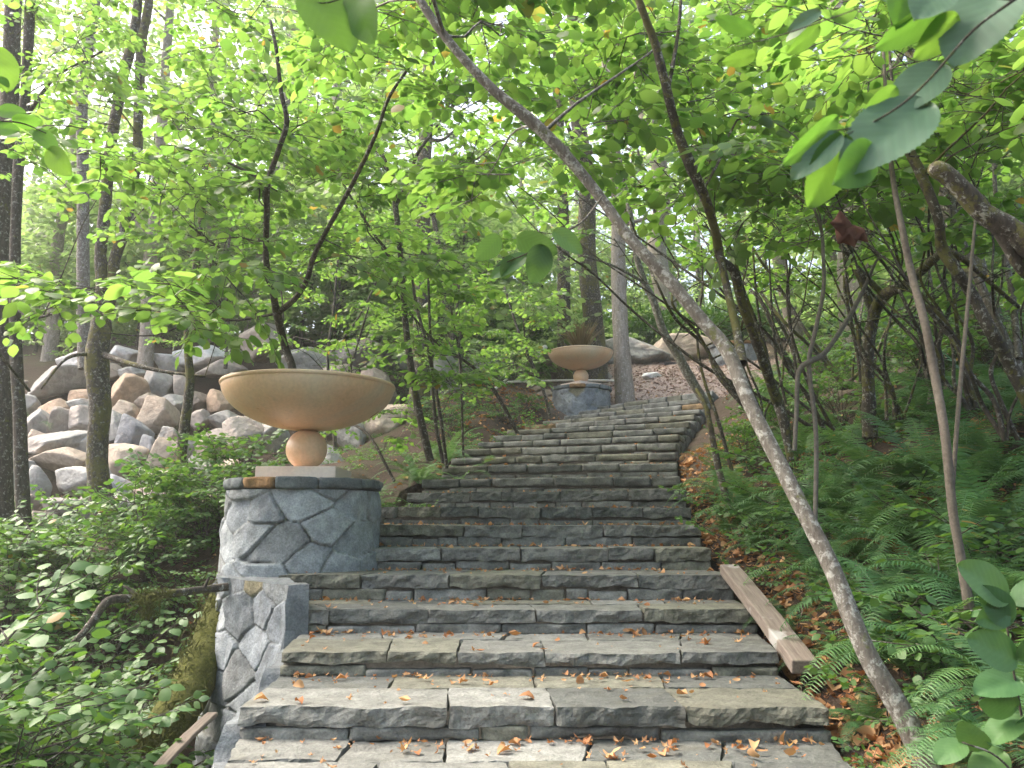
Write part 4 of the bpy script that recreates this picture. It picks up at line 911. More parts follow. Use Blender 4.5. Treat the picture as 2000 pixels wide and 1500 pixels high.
T('hazel_tree', 'upright hazel with a high fork right of the near bowl',
  [[(840, 900, 9, 16), (815, 790, 9, 15), (800, 700, 9, 14), (793, 640, 9, 13), (790, 605, 9, 13), (783, 510, 9, 12), (778, 450, 9, 12), (772, 402, 9, 12), (768, 370, 9, 10), (750, 310, 9, 8), (730, 273, 9, 7), (700, 220, 9, 5)],
   [(772, 402, 9, 10), (790, 370, 9, 9), (804, 332, 9, 8), (817, 297, 9, 8), (850, 252, 9, 5), (880, 200, 9, 4)], [(781, 518, 9, 7), (740, 470, 9, 6), (700, 410, 9, 5), (660, 340, 9, 4)]],
  cl(620, 1000, 60, 560, 7, 10, 50), M_BARKD, M_LEAF, seed=15, rough=.12)
def sapl(label, pts, tg, seed, **k): T('sapling', label, pts, tg, k.pop('bark', M_BARKD), M_LEAF, seed=seed, rough=.08, n=8, sc=(.6, 1.0), **k)
sapl('thin dark sapling leaning left from the stair edge towards the near bowl', [[(873, 915, 8.5, 7), (858, 800, 8.5, 7), (835, 680, 8.6, 6), (812, 590, 8.7, 6), (800, 500, 8.8, 4)]], cl(760, 900, 560, 760, 7.6, 9, 9), 30)
sapl('long thin bare dark stem slanting down right to the steps', [[(1010, 845, 11, 8), (979, 785, 10.8, 8), (947, 738, 10.6, 7), (909, 706, 10.4, 6), (846, 664, 10, 6), (800, 610, 9.6, 4)]], cl(820, 980, 620, 720, 9.6, 11, 4), 31)
sapl('pair of thin upright saplings left of the slanting bare stem', [[(866, 905, 8.9, 8), (850, 820, 8.9, 7), (843, 700, 8.9, 6), (838, 600, 9, 5), (835, 480, 9, 4)], [(905, 890, 9.4, 5), (902, 800, 9.4, 5), (898, 700, 9.4, 4), (880, 600, 9.4, 3)]], cl(800, 960, 480, 780, 8, 9.8, 14), 32)
sapl('leafy sapling in front of the far pedestal, left side', [[(1075, 815, 13, 7), (1060, 760, 13, 6), (1035, 700, 13, 6), (1010, 640, 13, 5), (985, 560, 13, 4)], [(1060, 760, 13, 4), (1030, 690, 12.6, 4), (1022, 620, 12.4, 3)]], cl(950, 1070, 560, 760, 11, 13, 14), 33)
sapl('thin twiggy sapling between the young hazel and the boulders', [[(770, 940, 8.2, 6), (720, 850, 8.4, 6), (660, 800, 9, 5), (690, 700, 9.2, 4), (720, 600, 9.4, 3)]], cl(660, 820, 600, 900, 8, 10, 12), 34)
sapl('thin forked sapling crossing in front of the pale pillar', [[(1430, 920, 7.6, 8), (1402, 820, 7.7, 8), (1375, 740, 7.8, 6), (1362, 660, 7.9, 5), (1372, 560, 8, 4), (1370, 480, 8, 3)], [(1420, 980, 7.4, 14), (1400, 900, 7.5, 14), (1380, 800, 7.6, 10), (1360, 760, 7.8, 6)]], cl(1330, 1480, 420, 560, 7, 9, 6), 35, bark=M_BARKM)
sapl('cluster of thin upright stems right of the mossy hazel stem', [[(1525, 800, 8, 7), (1500, 700, 8, 6), (1480, 600, 8, 5), (1470, 480, 8, 4)], [(1535, 790, 8.2, 6), (1515, 690, 8.2, 5), (1505, 560, 8.2, 4), (1500, 420, 8.2, 3)], [(1560, 760, 8.4, 6), (1545, 640, 8.4, 5), (1535, 500, 8.4, 4), (1515, 400, 8.4, 3)]], cl(1430, 1620, 380, 560, 7.5, 9, 8), 36)
sapl('crooked dark sapling behind the thin grey sapling', [[(1685, 830, 8.6, 10), (1680, 720, 8.6, 9), (1665, 640, 8.6, 8), (1650, 560, 8.6, 7), (1652, 480, 8.6, 6), (1640, 380, 8.6, 5)], [(1650, 560, 8.6, 6), (1690, 500, 8.6, 5), (1710, 400, 8.6, 4)]], cl(1560, 1760, 300, 520, 7.5, 9.5, 12), 37, bark=M_BARKM)
sapl('leaning lichened stem at the far right behind the brown sapling', [[(2010, 760, 6, 22), (1960, 660, 6.1, 20), (1930, 590, 6.2, 18), (1900, 520, 6.3, 15), (1870, 440, 6.4, 12), (1850, 340, 6.5, 10), (1830, 240, 6.6, 7)], [(1990, 700, 6, 14), (1975, 560, 6.2, 12), (1950, 440, 6.3, 9), (1940, 300, 6.4, 7)]], cl(1780, 2060, 40, 500, 5, 7.5, 34), 38, bark=M_BARKG)

sapl('leafy young hazel standing behind the near bowl, before the pile top', [[(655, 880, 13, 8), (650, 800, 13, 7), (640, 700, 13, 6), (652, 600, 13, 5), (660, 500, 13, 4)], [(640, 700, 13, 5), (700, 620, 13, 4), (740, 540, 13, 3)]], cl(520, 800, 430, 720, 11, 14.5, 30), 61)
sapl('leafy young hazel growing beyond the pile top, left of the near bowl', [[(440, 720, 18, 8), (446, 640, 18, 7), (440, 540, 18, 6), (452, 440, 18, 4)], [(446, 640, 18, 5), (400, 560, 18, 4), (370, 500, 18, 3)]], cl(300, 600, 430, 680, 15.5, 18.5, 30), 62)
sapl('leafy young hazel in front of the mossy brown trunk, left of the far pedestal', [[(905, 800, 14.5, 8), (900, 720, 14.5, 7), (892, 620, 14.5, 6), (900, 520, 14.5, 4)]], cl(790, 1040, 420, 700, 12, 15.5, 30), 63)
dl = Acc(); moss_rs = np.random.default_rng(3)
V_ = np.array([(0, 0, 0), (.3, .22, .12), (.6, .34, -.05), (1, .1, .1), (.7, -.1, -.12), (.9, -.4, .1), (.4, -.3, -.1), (.1, -.35, .12), (.55, .02, .18)])
T_ = np.array([(0, 1, 8), (1, 2, 8), (2, 3, 8), (3, 4, 8), (4, 5, 8), (5, 6, 8), (6, 7, 8), (7, 0, 8)])
for k_, (a_, b_) in enumerate([((1648, 432), (1662, 478)), ((1670, 440), (1690, 470)), ((1655, 425), (1640, 452))]):
    P_ = at(*a_, 3.6); Q_ = at(*b_, 3.55); leaves(dl, np.array([P_]), np.array([Q_ - P_]), np.array([[.2 * k_, -1., .3]]), np.array([np.linalg.norm(Q_ - P_)]) * 1.1, 0, V_, np.zeros((0, 4), int), T_, rnd=np.array([.05]))
dl_o = dl.build('dry_leaf', M_DEAD); tag(dl_o, 'crumpled dark brown dead leaf caught on twigs in the thicket', 'leaf')
# tangle of thin bare stems on the right bank
for i_, (px_, py_, Y_, lab) in enumerate([(1500, 860, 7.6, 'first'), (1620, 840, 7.8, 'second'), (1745, 820, 7.0, 'third'), (1830, 790, 6.6, 'fourth'), (1905, 800, 5.8, 'fifth'), (1985, 860, 5.0, 'sixth'), (1660, 760, 10, 'seventh'), (1560, 740, 11, 'eighth')]):
    r_ = np.random.default_rng(900 + i_); st_ = []
    for s_ in range(5):
        x_, y_ = px_ + r_.normal(0, 14), py_; l_ = []; dx = r_.normal(-14, 30); w0 = r_.uniform(5, 11) * (7 / Y_) ** .5
        for q_ in range(9): l_.append((x_, y_, Y_ + .04 * q_ * r_.normal(0, 1), max(2.2, w0 * (1 - q_ / 10)))); x_ += dx + r_.normal(0, 14); y_ -= r_.uniform(50, 78)
        st_.append(l_)
        for q_ in (3, 5, 6):
            bx, by, bY, bw = l_[q_]; sg = r_.choice([-1, 1]); st_.append([(bx, by, bY, bw * .6), (bx + sg * r_.uniform(25, 60), by - r_.uniform(5, 50), bY + r_.normal(0, .2), bw * .45), (bx + sg * r_.uniform(70, 120), by - r_.uniform(0, 90), bY + r_.normal(0, .4), 2)])
    T('thicket_shrub', f'{lab} clump of thin bare crooked stems on the right bank, counted outwards from the steps', st_, cl(px_ - 130, px_ + 60, 150, 560, Y_ - 1, Y_ + 1, 7), M_BARKD if i_ % 2 else M_BARKM, M_LEAF, cat='shrub', n=8, rough=.12, seed=950 + i_, group='thin stemmed thicket on the right bank')
# foreground leaves hanging in at upper right and upper left: one branch each, every leaf its own part
NT = np.linspace(0, 1, 9)
def big_leaf_mesh(seed):
    r = np.random.default_rng(seed); k = 40; a = Acc(); w_ = np.sin(np.clip(NT * 1.02, 0, 1) * pi) ** .62 * (.40 - .06 * NT)
    tt = np.linspace(0, 1, k); wid = .40 * np.sin(pi * tt ** .82) ** .62; wid[0] = wid[-1] = .004
    teeth = 1 + .028 * np.where(np.arange(k) % 2, 1, -1); m = 5; V = []
    for i in range(k):
        for j in range(-m, m + 1):
            y = wid[i] * j / m * (teeth[i] if abs(j) == m else 1); z = .05 * abs(j) / m - .22 * tt[i] ** 2 + .02 * fbm(np.array([tt[i] * 4, y * 5, seed]), 2, seed)
            V.append((tt[i], y, z))
    q = grid_faces(2 * m + 1, k); V = np.array(V)
    col = np.stack([np.full(len(V), r.random()), np.full(len(V), r.random() * .9), V[:, 0] * .9 - np.abs(V[:, 1]) * .75 + .3], -1); a.add(V, q, col=col); return a.mesh('leaf', M_LEAFN)
BLM = [big_leaf_mesh(i) for i in range(5)]
import mathutils
BLU = []
for m_ in BLM:
    m2 = m_.copy(); m2.materials.clear(); m2.materials.append(M_LEAFU); BLU.append(m2)
BLL = []
for m_ in BLM:
    m2 = m_.copy(); m2.materials.clear(); m2.materials.append(M_LEAFL); BLL.append(m2)
def near_leaf(par, a0, a1, Y0, Y1, wk=1.0, roll=0.0, lib=None):
    """leaf from base pixel a0 to tip pixel a1"""
    P = at(*a0, Y0); Q = at(*a1, Y1); X = unit(Q - P); L = np.linalg.norm(Q - P); view = unit(-P)
    Zv = unit(view - X * np.dot(view, X)); Yv = np.cross(Zv, X); Zr = Zv * cos(roll) + Yv * sin(roll); Yr = np.cross(Zr, X)
    o = bpy.data.objects.new('leaf', random.choice(lib or BLM)); C.objects.link(o); o.parent = par
    pl_ = np.array(par['_o']); M = mathutils.Matrix([(X[0] * L, Yr[0] * L * wk, Zr[0] * L, P[0] - pl_[0]), (X[1] * L, Yr[1] * L * wk, Zr[1] * L, P[1] - pl_[1]), (X[2] * L, Yr[2] * L * wk, Zr[2] * L, P[2] - pl_[2]), (0, 0, 0, 1)])
    o.matrix_local = M; return o
nb = thing('hazel_branch', 'close hanging hazel branch with large green and bluish leaves at upper right', 'branch', at(2050, -40, .95))
A = Acc()
for s in [[(2060, -60, .95, 7), (1980, 0, .95, 7), (1900, 60, .96, 6), (1820, 150, .97, 5), (1760, 205, .98, 5), (1690, 245, 1.0, 4), (1630, 255, 1.0, 3)], [(1980, 0, .95, 5), (1880, -10, .98, 4), (1780, -20, 1.0, 4), (1640, 30, 1.1, 3)], [(1690, 245, 1.0, 3), (1640, 270, 1.0, 3)], [(1640, 30, 1.1, 3), (1520, 70, 1.2, 3), (1440, 90, 1.25, 2)]]: trunk_mesh(A, pxpoly(s), 6, .05)
trunk_mesh(A, [(at(1980, 0, .95), .003), (at(2060, -60, .95), .004), (np.array([1.0, 1.25, .62]), .007), (np.array([1.3, 1.45, .1]), .012), (np.array([1.45, 1.5, -.6]), .016), (np.array([1.5, 1.55, G(1.5, 1.55) - .1]), .02)], 8, .1)
A.build('twig', M_BARKD, nb)
for L_ in [((1957, -25), (1866, 98), 1.0, -.5), ((1845, 128), (1742, 204), .95, -.5), ((1810, 205), (1655, 305), .9, -.6), ((1650, 262), (1592, 402), .85, .4), ((1640, 262), (1548, 335), .8, -.5), ((1632, 228), (1545, 322), .5, .5), ((1704, 292), (1652, 352), 1.0, .5), ((1750, 170), (1690, 240), .8, .5),
           ((1832, 18), (1728, 96), .62, .5), ((1868, 30), (1800, 112), .9, .5), ((1768, -30), (1762, 40), .9, .4), ((1600, 50), (1545, 108), .7, .5), ((1478, 102), (1412, 128), .8, .5), ((1602, 22), (1542, 54), .6, -.5), ((1840, -25), (1800, 12), 1, -.4), ((1475, 60), (1395, 40), .7, .5)]:
    Yb = 1.0 if L_[0][0] > 1620 else 1.2
    near_leaf(nb, L_[0], L_[1], Yb, Yb * random.uniform(.95, 1.02), L_[2] * .82, L_[3], BLU if L_[0] in ((1957, -25), (1845, 128), (1810, 205), (1640, 262), (1602, 22), (1840, -25)) else None)
nb2 = thing('hazel_branch', 'close blurred pair of hazel leaves hanging at the top, left of centre', 'branch', at(700, -60, 1.4))
A = Acc(); trunk_mesh(A, pxpoly([(720, -80, 1.4, 5), (690, -20, 1.4, 4), (640, 5, 1.4, 3), (590, 0, 1.4, 2)]), 6, .05); trunk_mesh(A, [(at(720, -80, 1.4), .0025), (np.array([-.3, 1.7, 1.5]), .004), (np.array([-.5, 2.4, 2.6]), .006), (np.array([-.6, 3.6, 3.6]), .008)], 6, .05); A.build('twig', M_BARKD, nb2)
for L_ in [((600, -15), (690, 80), .9, .7), ((690, -25), (715, 75), .8, -.6)]: near_leaf(nb2, L_[0], L_[1], 1.4, 1.38, L_[2], L_[3])
nb3 = thing('hazel_branch', 'low hanging cluster of hazel leaves in front of the mossy trunks, above the far bowl', 'branch', at(1150, 380, 2.6))
A = Acc(); trunk_mesh(A, pxpoly([(1175, 385, 3.9, 5), (1140, 430, 3.2, 5), (1090, 460, 2.8, 4), (1040, 490, 2.7, 3), (970, 520, 2.7, 2)]), 6, .05); A.build('twig', M_BARKD, nb3)
for L_ in [((1060, 478), (1045, 552), .95, .5), ((1010, 462), (1085, 500), .9, -.5), ((975, 460), (935, 510), .9, .5), ((1030, 500), (955, 535), .6, -.6), ((1080, 450), (1140, 490), .7, .5), ((1000, 500), (985, 545), .9, .4)]: near_leaf(nb3, L_[0], L_[1], 2.7, 2.7, L_[2], L_[3], BLL)
nb4 = thing('hazel_branch', 'close bright leaves poking in at the left edge of the view', 'branch', at(-60, 230, 3))
A = Acc(); trunk_mesh(A, pxpoly([(-80, 230, 3, 5), (-20, 235, 3, 4), (40, 240, 3, 3), (90, 260, 3, 2)]), 6, .05); trunk_mesh(A, [(at(-80, 230, 3), .004), (np.array([-3.2, 4.1, 1.7]), .007), (np.array([-4.3, 6, 1.7]), .01), (np.array([-5.5, 8.95, 1.5]), .016)], 6, .05); A.build('twig', M_BARKD, nb4)
for L_ in [((-5, 218), (46, 215), .8, .6), ((25, 235), (78, 240), .8, -.6), ((-15, 250), (34, 250), .8, .5), ((70, 255), (110, 290), .8, .5), ((95, 290), (130, 340), .9, -.5), ((-10, 90), (20, 170), .8, .5), ((0, 150), (16, 168), .8, .5)]: near_leaf(nb4, L_[0], L_[1], 3, 3, L_[2], L_[3])

# ------------------------------------------------------------------ trees behind the stair top and deeper in the wood
def crown_mesh(seed, R, H, n, sprs, leafm, z0=0, twig=True, name='crown', leafk=1.0, flat=.35):
    rs = np.random.default_rng(seed); A = Acc(); B = Acc()
    for _ in range(n):
        z = rs.random(); an = rs.uniform(0, 2 * pi); rad = R * math.sqrt(rs.random()) * (sin(pi * (.12 + .82 * z)) ** .6)
        c = np.array([cos(an) * rad, sin(an) * rad, z0 + z * H])
        if fbm(c * .7 + seed, 2, seed) < -.28: continue
        D = unit(np.array([cos(an), sin(an), 0]) + rs.normal(0, .5, 3) * np.array([1, 1, flat]))
        place_spray(A if twig else None, A, sprs[rs.integers(len(sprs))], c, D, rs.uniform(.8, 1.25), leafk=leafk, rs=rs)
    return A.mesh('crown', leafm), None
def trunk_m(seed, H, r, bark, mossy=False, lean=.03, fork=True):
    rs = np.random.default_rng(seed); a = Acc(); p = np.array([0, 0, -.4]); poly = []
    d = np.array([rs.normal(0, lean), rs.normal(0, lean), 1])
    for i in range(9):
        f = i / 8; poly.append((p + d * H * f + np.array([rs.normal(0, .06), rs.normal(0, .06), 0]) * (i > 0), r * (1.25 if i == 0 else 1) * (1 - .6 * f)))
    P, Rr = trunk_mesh(a, poly, 14, .10, seed=seed)
    for i in range(9):
        j = rs.integers(int(len(P) * .3), len(P) - 2); an = rs.uniform(0, 2 * pi); L = rs.uniform(.8, 2.2) * H / 12; e = np.array([cos(an), sin(an), rs.uniform(.2, .9)])
        trunk_mesh(a, [(P[j], Rr[j] * .35), (P[j] + e * L * .5, Rr[j] * .22), (P[j] + (e + np.array([0, 0, .3])) * L, .012)], 6, .1)
    return a.mesh('trunk', bark)
CRW = [crown_mesh(i, 2.8, 8.0, 85, BIG, M_LEAFB, 4.2) for i in range(4)]
CRL = [crown_mesh(20 + i, 1.9, 4.2, 110, BIG, M_LEAFB, .6, leafk=.85) for i in range(3)]
TRK = [trunk_m(i, 14, .19, M_BARKF) for i in range(4)]; TRM = [trunk_m(10 + i, 14, .22, M_BARKM) for i in range(2)]; TRS = [trunk_m(30 + i, 6, .06, M_BARKD, lean=.08) for i in range(3)]
def btree(px, py, Y, label, trk, crw, sc=1.0, rsc=1.0, group=None, rz=None, P=None, cz=None, name='tree', lean=(0, 0)):
    if P is None: P = at(px, py, Y)
    t = thing(name, label, 'tree', (P[0], P[1], G(P[0], P[1]) - .05), group)
    if rz is None: rz = random.uniform(0, 6.28)
    t.rotation_euler = (lean[0], lean[1], 0)
    def ch(nm, me, s):
        if me is None: return
        o = bpy.data.objects.new(nm, me); C.objects.link(o); o.parent = t; o.rotation_euler = (0, 0, rz); o.scale = s; return o
    ch('trunk', trk, (rsc, rsc, sc))
    if crw:
        c = ch('crown', crw[0], (sc, sc, sc))
        if cz: c.location.z = cz
    return t
btree(1105, 640, 19.0, 'mossy maple trunk directly behind the spiky plant, leftmost of the three', TRM[0], CRW[0], 1.0, .85, rz=.5, cz=4)
btree(1163, 690, 19.4, 'thick mossy maple trunk, middle one of three behind the far bowl', TRM[1], None, 1.1, 1.25, rz=2.0)
btree(1222, 780, 17.6, 'smooth grey trunk with mossy foot right of the far bowl', TRK[0], None, 1.0, 1.05, rz=1.0, lean=(0, -.03))
btree(820, 640, 15, 'brown mossy trunk behind the high forked hazel', TRM[0], CRW[1], 1.0, .85, rz=4.0)
btree(912, 740, 18.5, 'thin white barked trunk standing among the boulders', TRS[0], CRL[0], 1.2, 1.7, rz=2.2)
btree(1690, 640, 18, 'broad grey furrowed trunk behind the dark mossy fork', TRK[1], CRW[3], 1.2, 2.3, rz=3)
btree(1560, 640, 19, 'grey leaning trunk behind the thin grey sapling', TRK[2], CRW[0], 1.0, 1.0, rz=1, lean=(0, -.15))
btree(1310, 600, 26, 'pale wide trunk rising behind the laurel hedge', TRK[3], CRW[1], 1.1, 1.9, rz=5)
btree(1940, 620, 9.5, 'mossy yellowish trunk at the right edge among thin stems', TRM[1], CRW[2], .8, .75, rz=1.5, lean=(0, -.12))
btree(100, 660, 21, 'far pale trunk between the left edge trunks and the twin trunk', TRK[0], CRW[3], 1.1, .95, rz=2.7)
btree(285, 650, 19, 'pale greenish trunk right of the twin mossy trunk', TRK[1], CRW[0], 1.1, 1.0, rz=.9)
btree(480, 640, 21, 'orange tinted trunk beyond the pink boulder', TRK[2], CRW[1], 1.0, .8, rz=.2, lean=(0, .1))
btree(405, 630, 22, 'mid distance trunk behind the white boulders', TRK[3], CRW[2], 1.1, .9, rz=3.3)
for x_, y_ in [(-4.5, -5), (4, -6), (0, -9)]: btree(0, 0, 0, 'unseen tree added behind the viewpoint to shade the lowest steps', TRK[0], CRW[1], .95, 1, group='unseen trees added behind the viewpoint for shade', P=np.array([x_, y_, -2.0]))  # out-of-view trees, added to keep light off the lowest steps
rs = np.random.default_rng(77); k = 0
for i in range(24):
    Y = rs.uniform(27, 55); px = rs.uniform(-250, 2250)
    P = at(px, 640, Y)
    if Y < 31 and 900 < px < 1700: continue
    if -50 < px < 110 and Y < 40: continue
    btree(px, 640, Y, 'background woodland tree, one of many filling the slope beyond the stairs', [TRK, TRK, TRM, TRK][i % 4][i % 2], CRW[i % 4], rs.uniform(.9, 1.35), rs.uniform(.6, 1.6), group='trees filling the slope behind', P=P)
rs = np.random.default_rng(78)
for i in range(70):
    Y = rs.uniform(16, 34); px = rs.uniform(-200, 2200) if i % 2 else rs.uniform(-200, 950)
    if Y < 24.5 and 900 < px < 1560: continue
    if Y < 21 and px < 820: continue
    P = at(px, 640, Y)
    btree(px, 640, Y, 'understory sapling among the background trees on the slope', TRS[i % 3], CRL[i % 3], rs.uniform(.8, 1.2), rs.uniform(.7, 1.2), group='understory saplings on the slope', P=P, name='sapling')

# far wood as one mass: closes the view between the single trees
def far_leaves(n, seed, Ya, Yb, size, za, zb, mat, xr, dens=-.1):
    r = np.random.default_rng(seed); A = Acc()
    Y = r.uniform(Ya, Yb, n); px = r.uniform(*xr, n); X = (px - 1000) / F * Y; g = gbase(X, Y); u = r.random(n) ** .9
    Z = g + za + u * (zb - za); P = np.stack([X, Y, Z], -1); d = fbm(P * np.array([.28, .28, .4]), 3, seed)
    keep = d > dens
    # opening to the sky at upper left
    k1 = (np.abs(px - 60) < 75) & (Z > g + 3.5); k2 = (px > 300) & (px < 470) & (Z > g + 9); k3 = (px > 820) & (px < 900) & (Z > g + 9)
    keep &= ~((k1 | k2 | k3) & (r.random(n) < .8))
    P = P[keep]; m = len(P); V = LV[:, :]; leaves(A, P, r.normal(0, 1, (m, 3)) * np.array([1, 1, .5]), np.array([0, 0, 1.]) + r.normal(0, .55, (m, 3)), size * r.uniform(.6, 1.3, m), 0, np.array([(0, 0, 0), (.5, .42, -.03), (1, 0, -.06), (.5, -.42, -.03)]), np.array([(0, 1, 2, 3)])[:, ::-1], np.zeros((0, 3), int), rs=r)
    return A
A = far_leaves(52000, 1, 32, 70, .32, 0, 16, M_LEAFB, (-700, 2700), -.02)
tag(A.build('distant_forest', M_LEAFB, smooth=False), 'mass of bright leaves of the far-off wood on the slope', None, None, 'stuff')
A = far_leaves(30000, 2, 26, 48, .17, 0, 12, M_CONIF, (1150, 2500), .08)
tag(A.build('distant_conifers', M_CONIF, smooth=False), 'feathery grey green far-off conifer foliage on the right', None, None, 'stuff')

# laurel hedge behind the boulders
def bush_mesh(seed, rx, ry, rz_, n, leaf, leafm, shell=.6):
    r = np.random.default_rng(seed); A = Acc(); d = r.normal(0, 1, (n, 3)); d[:, 2] = np.abs(d[:, 2]) * .9; d /= np.linalg.norm(d, axis=1, keepdims=True)
    rad = 1 - r.random(n) ** 1.5 * (1 - shell); bl = 1 + .22 * fbm(d * 2.2 + seed, 3, seed); P = d * (rad * bl)[:, None] * np.array([rx, ry, rz_])
    leaves(A, P, d + r.normal(0, .6, (n, 3)), d * .5 + np.array([0, 0, .8]) + r.normal(0, .35, (n, 3)), leaf * r.uniform(.6, 1.2, n), width=.62, rs=r); return A.mesh('foliage', leafm)
HM = [bush_mesh(i, 1.3, .9, 1.3, 3200, .14, M_HEDGE, .45) for i in range(3)]
hedge_px = [(945, 24.0), (1010, 23.6), (1085, 23.6), (1160, 23.8), (1235, 24), (1305, 24), (1375, 24), (1450, 23.8), (1520, 23.8), (1595, 23.6)]
for i, (px, Y) in enumerate(hedge_px):
    P = at(px, 690, Y); t = thing('laurel_bush', f'glossy laurel bush behind the boulders, {ORD[i]} from the left in the hedge', 'bush', (P[0], P[1], G(P[0], P[1]) - .1), 'laurel bushes forming the hedge')
    o = bpy.data.objects.new('foliage', HM[i % 3]); C.objects.link(o); o.parent = t; o.rotation_euler = (0, 0, random.uniform(0, 6)); o.scale = (1.0, 1.0, random.uniform(.95, 1.15))

# ------------------------------------------------------------------ ferns
def fern_mesh(seed, nf, L, dry=False):
    r = np.random.default_rng(seed); A = Acc(); PV = np.array([(0, -.05, 0), (0, .05, 0), (.45, .048, -.02), (.45, -.048, -.02), (1, 0, -.12)]); PQ = np.array([(0, 3, 2, 1)]); PT = np.array([(3, 4, 2)])
    for f in range(nf):
        an = 2 * pi * f / nf + r.normal(0, .25); el = r.uniform(.55, 1.25); ln = L * r.uniform(.65, 1.1); k = 30; d = np.array([cos(an) * cos(el), sin(an) * cos(el), sin(el)]); p = np.array([cos(an), sin(an), 0]) * .03; pts = []
        sdv0 = unit(np.cross(d, [0, 0, 1]))
        for i in range(k + 1):
            pts.append(p.copy()); p = p + d * ln / k; d = unit(d + np.array([0, 0, -.052 - .03 * i / k]) + sdv0 * r.normal(0, .01))
        pts = np.array(pts); tg = np.gradient(pts, axis=0); tg /= np.linalg.norm(tg, axis=1, keepdims=True)
        v, q, t = tube(pts[::3], np.linspace(.004, .001, len(pts[::3])), 4); rf = r.random(); A.add(v, q, t, col=(rf, .5, .3))
        sdv = np.cross(tg, np.array([0, 0, 1.])); sdv /= np.linalg.norm(sdv, axis=1, keepdims=True) + 1e-9; up = np.cross(sdv, tg)
        s = np.linspace(.08, 1, 40); pi_ = np.stack([np.interp(s * k, np.arange(k + 1), pts[:, j]) for j in range(3)], -1); ii = np.clip((s * k).astype(int), 0, k)
        sz = ln * .165 * np.sin(np.clip(s * .93 + .06, 0, 1) * pi) ** .55 * (1.05 - .45 * s)
        for sg in (-1, 1):
            leaves(A, pi_, sdv[ii] * sg + tg[ii] * .28 + r.normal(0, .05, (40, 3)), up[ii] + r.normal(0, .08, (40, 3)), sz + 1e-4, 0, PV, PQ, PT, rnd=np.clip(rf + r.normal(0, .1, 40), 0, 1), rs=r)
    return A.mesh('fern', M_FERND if dry else M_FERN, smooth=False)
FM = [fern_mesh(i, 20, .82) for i in range(5)]; FD = [fern_mesh(60 + i, 9, .5, True) for i in range(2)]
ferns = []
fr = [(1480, 905, 7.2, 1.0), (1420, 880, 8.4, .9), (1560, 960, 6.6, 1.0), (1640, 930, 6.4, 1.1), (1720, 900, 6.4, 1.15), (1810, 880, 6.2, 1.2), (1900, 870, 6, 1.2), (1980, 900, 5.6, 1.2), (1600, 1050, 5.6, .8), (1680, 1010, 5.6, 1.0), (1770, 1000, 5.3, 1.1), (1860, 1010, 5.1, 1.1), (1950, 1020, 4.8, 1.1),
      (1530, 1110, 5.4, .42), (1655, 1230, 4.5, .5), (1700, 1120, 4.8, .8), (1790, 1120, 4.6, 1.0), (1880, 1120, 4.4, .9), (1960, 1180, 4.1, .9), (1780, 1240, 4.1, .85), (1870, 1280, 3.8, .7), (1690, 1330, 3.9, .38), (1650, 820, 8.8, 1.1), (1740, 800, 8.6, 1.1), (1840, 770, 8.2, 1.3), (1930, 760, 7.8, 1.3), (1980, 800, 6.8, 1.2), (1560, 840, 8.8, .8),
      (1950, 1400, 3.0, .6), (1990, 1320, 3.2, .7), (1895, 1420, 3.1, .45), (1480, 1010, 6.6, .5), (1455, 940, 7.6, .6), (1500, 790, 12.5, .9), (1540, 770, 12.5, .9), (2100, 900, 6, 1.2), (2250, 900, 6, 1.3), (2400, 850, 7, 1.3), (2150, 750, 8.5, 1.4), (2350, 750, 9, 1.4), (2150, 1050, 5, 1.1), (1420, 960, 7.4, .4)]
fl = [(900, 880, 10.6, 1.0), (950, 860, 11.2, 1.0), (870, 850, 11.6, .9), (1000, 820, 13, .9), (760, 930, 9, .8), (1040, 850, 13, .8), (700, 960, 8.6, .8), (820, 890, 10, .8), (90, 660, 17, 1.4), (220, 1420, 5.0, .8), (80, 1350, 5.4, .9)]
def put_fern(px, py, Y, s, mesh, label, grp):
    P = at(px, py, Y); o = bpy.data.objects.new('fern', mesh); C.objects.link(o); o.location = (P[0], P[1], G(P[0], P[1]) - .01); o.rotation_euler = (0, 0, random.uniform(0, 6.28)); o.scale = (s * 1.05, s * 1.05, s * 1.2); return tag(o, label, 'fern', grp)
rowsF = [(0, 830, 'in the top rank'), (830, 905, 'in the second rank'), (905, 985, 'in the third rank'), (985, 1105, 'in the fourth rank'), (1105, 1235, 'in the fifth rank'), (1235, 2000, 'in the lowest rank')]
for lo, hi, nm in rowsF:
    for i, f in enumerate(sorted([f for f in fr if lo <= f[1] < hi], key=lambda f: f[0])):
        put_fern(*f, random.choice(FM), f'{"large" if f[3] > .95 else "small"} sword fern {nm} of the right bank, {ORD[i]} from the steps', 'sword ferns on the right bank')
for i, f in enumerate(sorted(fl, key=lambda f: f[0])): put_fern(*f, random.choice(FM), f'sword fern on the left side of the steps, {ORD[i]} from the left edge', 'sword ferns left of the steps')
for i, f in enumerate([(1640, 1010, 5.9, .6), (1760, 1040, 5.2, .8), (1840, 960, 5.6, .9), (1905, 960, 5.4, .9), (1700, 1090, 5.0, .7)]): put_fern(*f, random.choice(FD), f'dried rust brown fern on the right bank, {ORD[i]} from the steps', 'dried ferns on the right bank')

